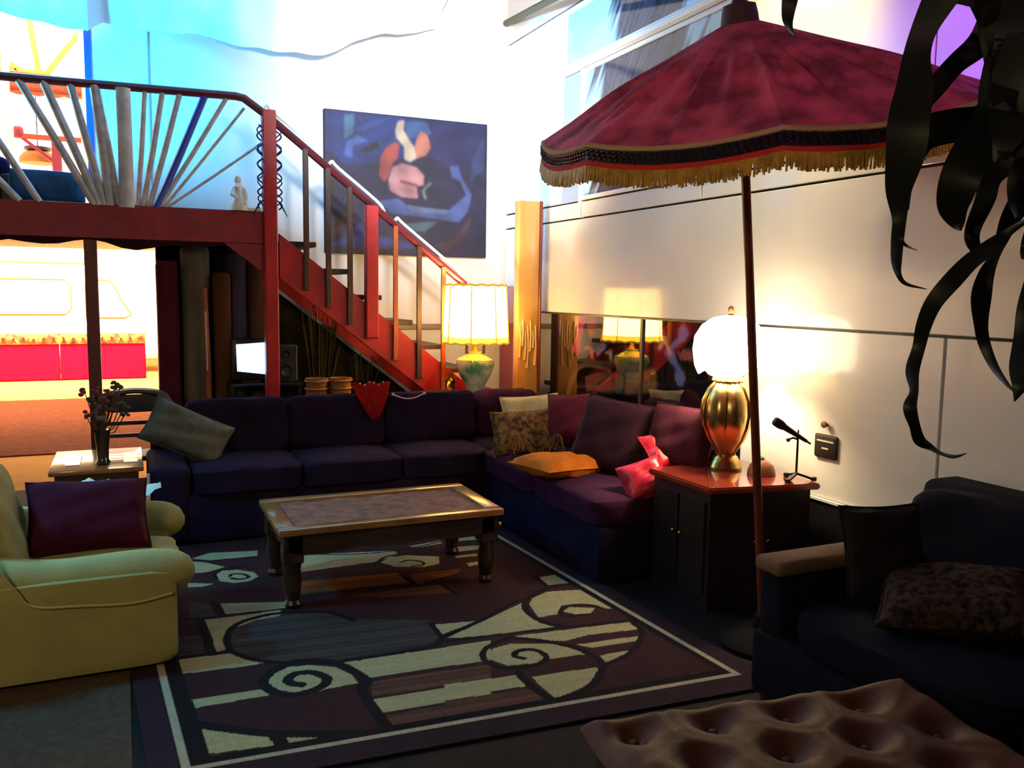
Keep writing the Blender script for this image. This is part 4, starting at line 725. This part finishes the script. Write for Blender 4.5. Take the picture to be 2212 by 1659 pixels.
b = B_(); tube(b, [(.25, 7.55, 2.075), (1.1, 7.55, 2.075)], .012, 6); obj('rod', b, m_dark, t)

# ---- console, corner lamp, statuette, corner plank
t = thing('console_table', 'narrow dark console table hidden behind the sofa corner under the ceramic lamp', 'table', (2.6, 6.58, 0))
b = B_(); box(b, 2.30, 2.86, 6.375, 6.66, .715, .74, .004, 1); obj('top', b, m_brown_wood, t, False)
for x in (2.32, 2.84):
    for y in (6.395, 6.64): b = B_(); box(b, x-.018, x+.018, y-.018, y+.018, 0, .715); obj('leg', b, m_brown_wood, t, False)
LX, LY = 2.598, 6.46
t = thing('ceramic_table_lamp', 'green and white ceramic table lamp with a glowing yellow scalloped drum shade', 'table lamp', (LX, LY, .74))
m_cer = M('green_white_ceramic', S(246, 248, 238), .15, var=.7, vscale=8, c2=S(96, 176, 124), coat=.5)
b = B_(); lathe(b, (LX, LY, .74), [(.07, 0), (.08, .015), (.06, .04), (.075, .09), (.13, .19), (.158, .27), (.15, .315), (.09, .345), (.055, .36), (.06, .38)], 32); obj('vase_body', b, m_cer, t)
b = B_(); lathe(b, (LX, LY, 1.12), [(.03, 0), (.02, .03), (.02, .12), (.028, .13), (.012, .15)], 14); obj('neck', b, m_brass, t)
for s in (-1, 1):
    b = B_(); tube(b, [(LX+s*.075, LY, 1.10), (LX+s*.075, LY, 1.22)], .012, 6); obj('handle', b, m_brown_wood, t)
m_ysh = shade_mat('yellow_lamp_shade', (1, .82, .36, 1), 8.0)
sc = lambda i, a, r, z: (r*(1+.012*abs(math.cos(8*a))), z + (.010*abs(math.sin(16*a)) if i == 0 else (-.010*abs(math.sin(16*a)) if i == 5 else 0)))
b = B_(); lathe(b, (LX, LY, 1.19), [(.269, 0), (.267, .05)], 64); obj('hem_band', b, shade_mat('golden_hem', (1, .66, .10, 1), 1.3), t)
b = B_(); lathe(b, (LX, LY, 1.185), [(.262, 0), (.258, .06), (.252, .2), (.246, .34), (.240, .42), (.238, .465)], 64, None, sc); obj('shade', b, m_ysh, t)
m_seam = M('amber_seam', S(210, 150, 20), .7, emit=(.8, .42, .02), es=.5)
for k in range(8):
    a = 2*math.pi*(k+.35)/8; q = B_(); tube(q, [(LX+.272*math.cos(a), LY+.272*math.sin(a), 1.19), (LX+.249*math.cos(a), LY+.249*math.sin(a), 1.645)], .005, 4); obj('seam', q, m_seam, t)
for z, r in ((1.186, .272), (1.648, .248)):
    q = B_(); tube(q, [(LX+r*math.cos(i*.0982), LY+r*math.sin(i*.0982), z+.010*abs(math.sin(i*.0982*8))) for i in range(64)], .008, 5, closed=True); obj('trim', q, m_seam, t)
light('corner_lamp_bulb', 'POINT', (LX, LY, 1.42), 120, (1, .70, .34), None, .07)
t = thing('gold_statuette', 'small shiny gold statuette standing left of the ceramic lamp', 'statuette', (2.385, 6.46, .74))
b = B_(); lathe(b, (2.385, 6.46, .74), [(.045, 0), (.05, .015), (.03, .03), (.04, .07), (.03, .11), (.038, .15), (.018, .19), (.01, .22)], 14, None, lambda i, a, r, z: (r*(1+.25*math.sin(3*a+i)), z)); obj('figure', b, M('polished_gold', S(226, 150, 50), .22, 1), t)
b = B_(); sq(b, (2.335, 6.45, .775), (.03, .03, .03), 2.2, 6); obj('ball', b, MATS['polished_gold'], t)
t = thing('corner_plank', 'tall polished orange wooden plank with pale drip shapes standing in the room corner', 'plank', (3.158, 6.620, 0.696))
m_plank = M('polished_orange_wood', S(232, 176, 100), .2, var=.35, vscale=5, stretch=(1, 1, .12), coat=.6)
xa, xb = 3.05, 3.245
b = B_(); box(b, xa, xb, 6.62, 6.72, 0, 2.37, .012, 2); obj('board', b, m_plank, t)
b = B_(); box(b, xb, xb+.022, 6.612, 6.728, 0, 2.37, .004, 1); obj('edge', b, M('dark_rust_edge', S(112, 44, 26), .4), t, False)
rnd = random.Random(6)
for k in range(7):
    x = xa+.02+k*.024; z1 = 1.32+.05*math.sin(k*2.1); z0 = 1.05+.10*math.sin(k*1.7); q = B_()
    tube(q, [(x, 6.617, z1), (x+.006, 6.614, (z0+z1)/2), (x-.003, 6.614, z0)], [.006, .008, .011], 6); obj('drip', q, M('pale_drip', S(240, 196, 140), .3), t)  # pale tubes running down the board's front
t = thing('maroon_wall_panel', 'narrow maroon upright panel between ceramic lamp and the orange plank', 'panel', (3.30, 7.35, 0))
b = B_(); box(b, 3.29, 3.338, 7.12, 7.56, 0, 1.31, .006, 1); obj('lower_panel', b, M('maroon_panel_paint', S(150, 62, 66), .5), t, False)
b = B_(); box(b, 3.30, 3.338, 7.12, 7.56, 1.31, 1.66, .006, 1); obj('upper_panel', b, M('mauve_panel_paint', S(170, 128, 142), .5), t, False)

# ---- big painting on the back wall
t = thing('abstract_painting', 'large unframed dark blue abstract painting with red and pink shapes on the back wall', 'painting', (2.37, BY, 1.9))
b = B_(); box(b, 1.615, 3.13, BY-.045, BY-.006, 1.92, 3.145, .004, 1); obj('canvas_edge', b, M('dark_canvas_edge', S(16, 16, 34), .8), t, False)
nxp, nzp = 300, 240; xs = np.linspace(1.617, 3.128, nxp+1); zs = np.linspace(1.922, 3.143, nzp+1); Xp, Zp = np.meshgrid(xs, zs)
cp = np.zeros(Xp.shape+(3,)); cp[:] = (.012, .012, .06)
for c, p in PAINT: cp[inpoly(Xp, Zp, p)] = c
for _ in range(5):
    for ax in (0, 1): cp = (np.roll(cp, 1, ax) + cp*2 + np.roll(cp, -1, ax))/4
sw = np.sin(Xp*14+5*np.sin(Zp*5)) * np.sin(Zp*12+4*np.sin(Xp*4))
cp *= (.32*(1 + .35*sw))[..., None]
painted_grid('canvas', np.stack([Xp, np.full(Xp.shape, BY-.047), Zp], -1), nxp, nzp, np.clip(cp, .002, 1), M('oil_paint', (.1, .1, .3), .55, attr='paint', bump=.2, bscale=40), t)
# ---- end table at the right wall with the globe lamp
t = thing('end_table', 'reddish polished square end table with dark panelled body by the right wall', 'end table', (2.92, 3.6, 0))
m_et = M('mahogany_top', S(150, 56, 44), .15, var=.3, vscale=6, stretch=(.3, 1, 1), coat=.7); m_etb = M('dark_mahogany', S(32, 18, 20), .4, var=.3, vscale=6, stretch=(1, 1, .3))
tp = [(2.612, 3.925), (2.618, 3.384), (3.234, 3.272), (3.262, 3.925)]
b = B_(); prism(b, tp, lambda x, y: (x, y, .615), lambda x, y: (x, y, .648)); bmesh.ops.bevel(b, geom=b.edges[:], offset=.008, segments=2, affect='EDGES'); obj('top', b, m_et, t)
ins = [(2.64, 3.90), (2.645, 3.41), (3.20, 3.31), (3.235, 3.90)]
b = B_(); prism(b, ins, lambda x, y: (x, y, .03), lambda x, y: (x, y, .615)); obj('body', b, m_etb, t, False)
for (p, q) in ((ins[0], ins[1]), (ins[1], ins[2])):
    p, q = V((*p, 0)), V((*q, 0)); d = (q-p); n_ = V((d.y, -d.x, 0)).normalized(); n_ = n_ if n_.dot(V((-1, -1, 0))) > 0 else -n_
    for s0, s1 in ((.06, .48), (.52, .94)):
        a, c = p+d*s0, p+d*s1; q2 = B_()
        prism(q2, [(0, .09), (1, .09), (1, .56), (0, .56)], lambda s, z: tuple(a+(c-a)*s)[:2]+(z,), lambda s, z: tuple(a+(c-a)*s+n_*.012)[:2]+(z,)); dr = obj('door', q2, m_etb, t, False)
        k_ = a+(c-a)*(.9 if s0 < .2 else .1)+n_*.022; q3 = B_(); sq(q3, (k_.x, k_.y, .36), (.012, .012, .012), 2, 5); obj('knob', q3, m_brass, dr)
b = B_(); prism(b, ins, lambda x, y: (x, y, 0), lambda x, y: (x, y, .03)); obj('plinth', b, m_dark, t, False)
GX, GYY = 3.012, 3.768
t = thing('globe_table_lamp', 'gold and silver egg-shaped table lamp with a glowing white tulip globe shade', 'table lamp', (GX, GYY, .648))
m_gold2 = M('antique_gold', S(206, 170, 96), .22, 1, var=.35, vscale=5)
m_silv = M('mirror_silver_glass', S(226, 190, 120), .26, 1, var=.3, vscale=6)
b = B_(); lathe(b, (GX, GYY, .648), [(.09, 0), (.094, .012), (.083, .036), (.067, .067), (.054, .076), (.059, .085)], 28); obj('base', b, m_gold2, t)
EGG = [(.049, 0), (.072, .036), (.106, .09), (.134, .16), (.146, .225), (.138, .303), (.108, .365), (.072, .405)]
b = B_(); lathe(b, (GX, GYY, .728), EGG, 48, None, lambda i, a, r, z: (r*(1-.07*abs(math.cos(3*a+.55))**6), z)); obj('egg_body', b, m_silv, t)
for k in range(6):
    a0 = (math.pi*k - .55)/3; q = B_(); tube(q, [(GX+r*.965*math.cos(a0), GYY+r*.965*math.sin(a0), .728+z) for r, z in EGG], .006, 5); obj('rib', q, m_gold2, t)
b = B_(); lathe(b, (GX, GYY, 1.128), [(.072, 0), (.086, .01), (.078, .028), (.062, .04), (.036, .054), (.03, .09)], 40, None, lambda i, a, r, z: (r*(1+.05*math.sin(14*a)), z)); obj('collar', b, m_gold2, t)
m_gsh = shade_mat('white_globe_glass', (1, .93, .78, 1), 7.0)
lob = lambda i, a, r, z: (r*(1+.045*abs(math.sin(4*a))), z - (.028*abs(math.sin(4*a)) if i <= 1 else 0))
b = B_(); lathe(b, (GX, GYY, 1.20), [(.160, 0), (.18, .045), (.192, .105), (.184, .178), (.148, .24), (.09, .28), (.026, .293)], 64, None, lob); obj('globe_shade', b, m_gsh, t)
b = B_(); lathe(b, (GX, GYY, 1.49), [(.027, 0), (.011, .011), (.016, .027), (.018, .04), (.007, .053), (0, .055)], 14); obj('finial', b, M('brown_bronze', S(110, 70, 40), .4, .8), t)
b = B_(); tube(b, [(GX, GYY, 1.17), (GX, GYY, 1.49)], .007, 6); obj('stem', b, m_brass, t)
light('globe_lamp_bulb', 'POINT', (GX, GYY, 1.33), 66, (1, .80, .48), None, .06)
# microphone on a desk stand, dome, wall plates
mx_, my_ = 3.16, 3.375
t = thing('desk_microphone', 'small dark microphone tilted on a thin desk stand with tripod feet', 'microphone', (mx_, my_, .648))
m_blk = M('black_metal', S(26, 20, 18), .4, .5)
b = B_(); tube(b, [(mx_, my_, .675), (mx_, my_, .865), (mx_, my_, .915)], [.006, .0055, .004], 8); obj('stand_rod', b, m_blk, t)
for a in (200, 330, 80):
    e = V((mx_+.09*math.cos(math.radians(a)), my_+.09*math.sin(math.radians(a)), .657)); b = B_(); bar(b, (mx_, my_, .686), e, .016, .011); box(b, e.x-.011, e.x+.011, e.y-.011, e.y+.011, .649, .67, .002, 1); obj('leg', b, m_blk, t, False)
dirm = V((.13, -.10, -.10)).normalized()
mc = V((mx_, my_, .883))
b = B_(); tube(b, [mc-dirm*.147, mc-dirm*.138, mc-dirm*.107, mc-dirm*.085], [.016, .024, .025, .020], 14); obj('foam_head', b, M('dark_foam', S(34, 24, 20), .95, bump=.6, bscale=120), t)
b = B_(); tube(b, [mc-dirm*.087, mc, mc+dirm*.05], [.018, .012, .009], 12); obj('handle', b, m_blk, t)
b = B_(); tube(b, [mc+dirm*.05, mc+dirm*.075], [.006, .005], 8); obj('plug', b, m_blk, t)
b = B_(); tube(b, [(mx_, my_, .865), mc-dirm*.03+V((0, 0, -.027)), mc-dirm*.054+V((0, 0, -.05))], [.006, .006, .005], 6); sq(b, mc-dirm*.056+V((0, 0, -.053)), (.011, .011, .011), 2, 5); obj('clip_screw', b, m_blk, t)
t = thing('brown_dome', 'small brown dome shaped bowl upside down beside the umbrella pole', 'bowl', (3.09, 3.56, .648))
b = B_(); lathe(b, (3.09, 3.56, .649), [(.075, 0), (.073, .02), (.062, .05), (.04, .072), (.015, .082), (0, .083)], 24); obj('dome', b, M('brown_lacquer', S(150, 92, 60), .35, var=.3, vscale=20), t)
b = B_(); lathe(b, (3.09, 3.56, .730), [(.012, 0), (.016, .008), (0, .016)], 12); obj('knob', b, m_brown_wood, t)
t = thing('black_wall_plate', 'small black rectangular plate with pale lines on the lower right wall', 'wall plate', (WX, 3.35, .817))
b = B_(); box(b, WX-.014, WX+.001, 3.275, 3.43, .757, .882, .012, 2); obj('plate', b, M('black_plate', S(24, 20, 18), .4), t)
for z, y0, y1 in ((.848, 3.295, 3.41), (.81, 3.33, 3.375)):
    b = B_(); box(b, WX-.017, WX-.013, y0, y1, z-.004, z+.004); obj('line', b, M('pale_line', S(210, 200, 180), .5), t, False)
t = thing('wall_knob', 'small brown round knob on the wall above the black plate', 'knob', (WX, 3.358, .936))
b = B_(); lathe(b, (WX-.001, 3.358, .936), [(.008, 0), (.008, .012), (.018, .018), (.018, .028), (0, .032)], 14, (-1, 0, 0)); obj('knob', b, M('brown_knob', S(120, 80, 40), .4), t)
# crumpled pale cloth on the floor by the black base
b = B_(); sq(b, (3.18, 2.9, .05), (.07, .05, .05), 2.2, 8, 0, eul(0, 0, 30), .012, 3)
tag(obj('crumpled_rag', b, M('pale_rag', S(150, 146, 132), .9)), 'crumpled pale rag on the floor beside the black wall base', 'rag')

# ---- velvet umbrella
base = V((2.652, 2.989, 0.000)); top = V((2.307, 2.891, 2.688))
rimc = V((2.380, 2.837, 2.326))
vdir = (rimc - V((0, 0, 1.6))).normalized()
lat = (V((3.196, 2.482, 2.454)) - V((1.565, 3.193, 2.209))).normalized()
N = lat.cross(vdir); N = N if N.z > 0 else -N; N.normalize()
N = (Matrix.Rotation(math.radians(2.4), 3, lat) @ N); N = N if (N.dot(-vdir) > 0) else (Matrix.Rotation(math.radians(-4.8), 3, lat) @ N)
N.normalize(); ex = lat - N*lat.dot(N); ex.normalize(); ey = N.cross(ex)
UR = .90; UH = .385
t = thing('velvet_umbrella', 'large burgundy velvet patio umbrella with gold fringe tilted over the end table', 'umbrella', tuple(base))
m_velv = M('burgundy_umbrella_velvet', S(206, 84, 116), .8, var=.55, vscale=7, c2=S(132, 52, 80), bump=.5, bscale=90)
pole_top = rimc - ex*.075 + N*(UH-.01)
b = B_(); tube(b, [base, base*.45+pole_top*.55, pole_top], [.02, .019, .018], 12); obj('pole', b, M('red_brown_pole', S(112, 40, 30), .35, var=.3, coat=.4), t)
b = B_(); lathe(b, base, [(.20, 0), (.21, .02), (.17, .05), (.06, .08), (.035, .16), (.03, .18)], 28); obj('base', b, M('black_iron_base', S(12, 11, 12), .85), t)
NS = 8
def canopy_pt(r, a, up=0):
    k = (a*NS/(2*math.pi)+.30) % 1.0; scal = 4*k*(1-k)
    rr = r*UR*(1-.035*scal*r)
    h = UH*(1-(.78*r + .22*r*r)) - .030*scal*r*r - .012*math.sin(math.pi*r)
    h += (.010*math.sin(34*a+1.5*math.sin(5*a)) + .007*math.sin(53*a+1+2*math.sin(3*a)))*math.exp(-((r-.62)/.2)**2)
    return rimc - ex*(.075*(1-r)) + ex*(rr*math.cos(a)) + ey*(rr*math.sin(a)) + N*(h+up)
nr, na = 26, 320
for s in range(NS):
    q = B_(); a0 = 2*math.pi*(s-.30)/NS; kk = na//NS; gr = {}
    for i in range(nr+1):
        for j in range(kk+1): gr[i, j] = q.verts.new(canopy_pt(.04+.96*i/nr, a0+2*math.pi/NS*j/kk))
    for i in range(nr):
        for j in range(kk): q.faces.new((gr[i, j], gr[i+1, j], gr[i+1, j+1], gr[i, j+1]))
    obj('canopy_panel', q, m_velv, t)
    q = B_(); tube(q, [canopy_pt(.05+.93*i/10, a0, -.012) for i in range(11)], .006, 5); obj('rib', q, m_brown_wood, t)
AA = [2*math.pi*i/240 for i in range(240)]
def band(name, z0, z1, mat, dr=0, wob=0):
    q = B_(); lo = []; hi = []
    for a in AA:
        p = canopy_pt(1, a); o_ = (ex*math.cos(a)+ey*math.sin(a))
        hi.append(q.verts.new(p + N*0 + V((0, 0, -z0)) + o_*(.004+dr))); lo.append(q.verts.new(p + V((0, 0, -z1)) + o_*(.006+dr+wob*math.sin(24*a))))
    for i in range(len(AA)):
        j = (i+1) % len(AA); q.faces.new((hi[i], hi[j], lo[j], lo[i]))
    return obj(name, q, mat, t)
m_bead = M('navy_sequin_band', S(34, 30, 52), .25, .6, bump=1.0, bscale=130)
q = B_(); tube(q, [canopy_pt(1, a)+V((0, 0, -.008)) for a in AA], .011, 6, closed=True); obj('tan_cord', q, M('tan_braid', S(178, 150, 112), .8, bump=.8, bscale=120), t)
band('sequin_band', .012, .058, m_bead, .001, .002)
band('red_band', .058, .078, M('red_braid', S(190, 52, 44), .8, bump=.5, bscale=120), 0, .002)
rnd = random.Random(9); q = B_()
for i in range(1500):
    a = 2*math.pi*i/1500; p = canopy_pt(1, a) + V((0, 0, -.076)) + (ex*math.cos(a)+ey*math.sin(a))*.006
    L_ = .052 + rnd.uniform(-.006, .010); d = V((rnd.uniform(-.006, .006), rnd.uniform(-.006, .006), -L_))
    bar(q, p, p+d, .0056, .004)
obj('gold_fringe', q, M('gold_fringe_thread', S(196, 154, 62), .6, var=.35, vscale=30), t, False, 'stuff')
q = B_()
for i in range(240):
    a = 2*math.pi*i/240
    for k in range(3):
        p = canopy_pt(1, a+.006*k) + V((0, 0, -.022-.013*k)) + (ex*math.cos(a)+ey*math.sin(a))*.009
        sq(q, p, (.0045, .0045, .006), 2, 2)
obj('sequins', q, M('brass_sequin', S(120, 96, 70), .15, 1), t, True, 'stuff')
q = B_(); lathe(q, rimc-ex*.075+N*(UH-.035), [(.075, 0), (.07, .04), (.062, .075), (.03, .085), (.02, .11), (.028, .125), (0, .14)], 18, N); obj('cap', q, M('dark_plum_cap', S(60, 22, 34), .7), t)

# ---- navy sofa at the right
t = thing('navy_sofa', 'dark navy sofa at the lower right with its back to the right wall', 'sofa', (2.85, 1.7, 0))
m_navy = M('navy_upholstery', S(15, 14, 28), .9, var=.2, vscale=6, bump=.3, bscale=140); m_tanarm = M('taupe_arm_cover', S(112, 86, 70), .75, var=.2, bump=.2)
b = B_(); box(b, 2.22, 3.30, .45, 2.58, .04, .30, .03, 2); obj('base', b, m_navy, t)
for y0, y1 in ((.62, 1.52), (1.52, 2.40)):
    b = B_(); sq(b, (2.64, (y0+y1)/2, .37), (.42, (y1-y0)/2-.004, .085), 8, 10, .025, noise=.003); obj('seat_cushion', b, m_navy, t)
    b = B_(); sq(b, (3.02, (y0+y1)/2+.08, .60), (.10, (y1-y0)/2+.02, .23), 7, 10, 0, eul(0, 7, 0), .004, 3); obj('back_cushion', b, m_navy, t)
b = B_(); box(b, 3.08, 3.30, .45, 2.56, .28, .84, .05, 3); obj('back_frame', b, m_navy, t)
for y in (2.50, .53):
    b = B_(); box(b, 2.24, 3.2, y-.07, y+.07, .06, .54, .03, 2); obj('arm', b, m_navy, t)
    b = B_(); box(b, 2.215, 3.15, y-.075, y+.075, .54, .60, .022, 3); obj('arm_roll', b, m_tanarm, t)
for x in (2.28, 3.24):
    for y in (.5, 2.54): b = B_(); lathe(b, (x, y, 0), [(.022, 0), (.03, .05)], 10); obj('foot', b, m_brown_wood, t)
throw('charcoal_pillow', (2.557, 2.260, 0.651), .28, .36, .13, eul(74, 0, -38) @ RZ(6), M('charcoal_cloth', S(26, 21, 24), .9, bump=.3), 'charcoal square pillow leaning against the arm of the navy sofa', 21)
m_flor = M('floral_brocade', S(64, 48, 44), .85, var=.8, vscale=34, c2=S(18, 12, 16), bump=.5, bscale=60)
throw('floral_pillow', (2.60, 1.98, .565), .50, .40, .13, eul(14, -6, -50), m_flor, 'floral brocade pillow lying on the seat of the navy sofa', 22)
# ---- tufted leather ottoman
t = thing('tufted_ottoman', 'brown button-tufted leather ottoman in the near lower right', 'ottoman', (1.72, 1.5, 0))
m_lea = M('brown_leather', S(68, 31, 18), .6, spec=.2, var=.25, vscale=6, bump=.15, bscale=90)
OR = Matrix.Translation(V((1.115, 1.975, 0))) @ Matrix.Rotation(math.radians(-9), 4, 'Z')
OW, OD = 1.06, .74; n1, n2 = 110, 64; sp = .235
b = B_(); gr = {}
btn = [((i+.5*(j % 2))*sp+.11, j*sp*.75+.12) for i in range(6) for j in range(4) if (i+.5*(j % 2))*sp+.11 < OW-.05]
for i in range(n1+1):
    for j in range(n2+1):
        x, y = OW*i/n1, OD*j/n2; ed = min(x, OW-x, y, OD-y)
        ds = sorted(math.hypot(x-p, y-q) for p, q in btn)
        z = .468 - .034*math.exp(-(ds[0]/.05)**2) - .030*math.exp(-(ds[0]/.10)**2) - .007*math.exp(-((ds[1]-ds[0])/.03)**2) - .06*max(0, 1-ed/.07)**2
        gr[i, j] = b.verts.new(OR @ V((x, -y, z-.004)))
for i in range(n1):
    for j in range(n2): b.faces.new((gr[i, j], gr[i, j+1], gr[i+1, j+1], gr[i+1, j]))
obj('tufted_top', b, m_lea, t)
for p, q in btn:
    c = OR @ V((p, -q, .408)); b = B_(); sq(b, c, (.014, .014, .008), 2, 4); obj('button', b, m_lea, t)
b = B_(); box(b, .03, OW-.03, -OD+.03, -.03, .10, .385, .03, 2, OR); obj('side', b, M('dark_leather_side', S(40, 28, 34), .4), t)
for x in (.06, OW-.06):
    for y in (-.06, -OD+.06):
        c = OR @ V((x, y, 0)); b = B_(); lathe(b, c, [(.02, 0), (.028, .11)], 10); obj('leg', b, m_brown_wood, t)

# ---- hanging plant, near right
t = thing('hanging_plant', 'dark hanging plant with long drooping strap leaves at the right edge', 'plant', (2.02, 1.10, 2.0))
m_leaf = M('dark_strap_leaf', S(26, 28, 26), .55, var=.3, vscale=12)
c_w = V((0, 0, 1.6))
for pl in LEAVES:
    P4 = smoothline([tuple(p) for p in pl], 5); q = B_(); rows = []
    for i, p in enumerate(P4):
        c = V(p[:3]); d = V(P4[min(i+1, len(P4)-1)][:3]) - V(P4[max(i-1, 0)][:3]); d.normalize()
        vd = (c - V((0, 0, 1.6))).normalized(); sd = d.cross(vd).normalized(); nn = sd.cross(d).normalized(); w = max(p[3], .0006)
        rows.append([q.verts.new(c + sd*(w*f) + nn*(w*.22*(1-f*f)) + nn*o_) for f, o_ in ((-1, 0), (-.5, .0), (0, 0), (.5, 0), (1, 0), (.5, -.004), (0, -.005), (-.5, -.004))])
    for a, b2 in zip(rows[:-1], rows[1:]):
        for j in range(8):
            try: q.faces.new((a[j], a[(j+1) % 8], b2[(j+1) % 8], b2[j]))
            except ValueError: pass
    q.faces.new(rows[0]); q.faces.new(rows[-1][::-1]); obj('leaf', q, m_leaf, t)
pc = V((1.868, 1.230, 2.176))
b = B_(); lathe(b, pc-V((0, 0, .16)), [(.05, 0), (.10, .03), (.14, .12), (.15, .17), (.13, .17), (.1, .12)], 20); obj('basket', b, m_brown_wood, t)
for p_ in [V(l[0][:3]) for l in LEAVES if len(l) > 4]:
    q = B_(); tube(q, [p_, p_*.5+pc*.5+V((0, 0, .03)), pc], [.012, .012, .01], 5); obj('stem', q, m_leaf, t)
b = B_(); tube(b, [pc+V((0, 0, 0)), (pc.x, pc.y, 5.0)], .006, 6); obj('hanger', b, m_dark, t)

# ---- white ceiling drape above the landing
t = thing('ceiling_drape', 'large white cloth drape sagging under the ceiling above the landing', 'drape', (-.2, 6, 4))
m_cloth = M('white_drape_cloth', S(236, 238, 240), .85, bump=.1, bscale=8)
def drape(x0, x1, edge, yb, zb, amp, seed):
    q = B_(); nu, nv = 260, 40; gr = {}
    for i in range(nu+1):
        x = x0+(x1-x0)*i/nu; ze, ye = edge(x)
        for j in range(nv+1):
            f = j/nv
            w = amp*(math.sin(x*9+seed+2*f) * (1-f)**.5 + .6*math.sin(x*17+f*5+seed) + .5*math.sin((x+f*.8)*25))*math.sin(math.pi*min(1, f*1.2+.12))
            gr[i, j] = q.verts.new((x + .10*f*math.sin(x*3+seed), ye+(yb-ye)*f, ze+(zb-ze)*f**.75 + w - .15*math.sin(math.pi*f)*0))
    for i in range(nu):
        for j in range(nv): q.faces.new((gr[i, j], gr[i+1, j], gr[i+1, j+1], gr[i, j+1]))
    return q
def edge(x):
    if x < -.18: return (3.51-.125*(x+.2) + .006*math.sin(x*20), 7.46)
    if x < -.08: return (3.51 + .09*(x+.18)/.10, 7.46 + .04*(x+.18)/.10)
    if x < .7: return (3.60, 7.50)
    s = (x-.7)/1.9
    return (3.60 + (-.10*math.sin(math.pi*min(1, s*1.5)) if s < .667 else 0) + .55*max(0, s-.45), 7.50-.25*math.sin(math.pi*min(1, s)))
obj('swag', drape(-3.0, 2.6, edge, 4.0, 4.80, .022, 3), m_cloth, t)
b = B_(); tube(b, [(-3.0, 4.0, 4.81), (2.6, 4.0, 4.81)], .02, 8); obj('hanging_pole', b, m_brown_wood, t)
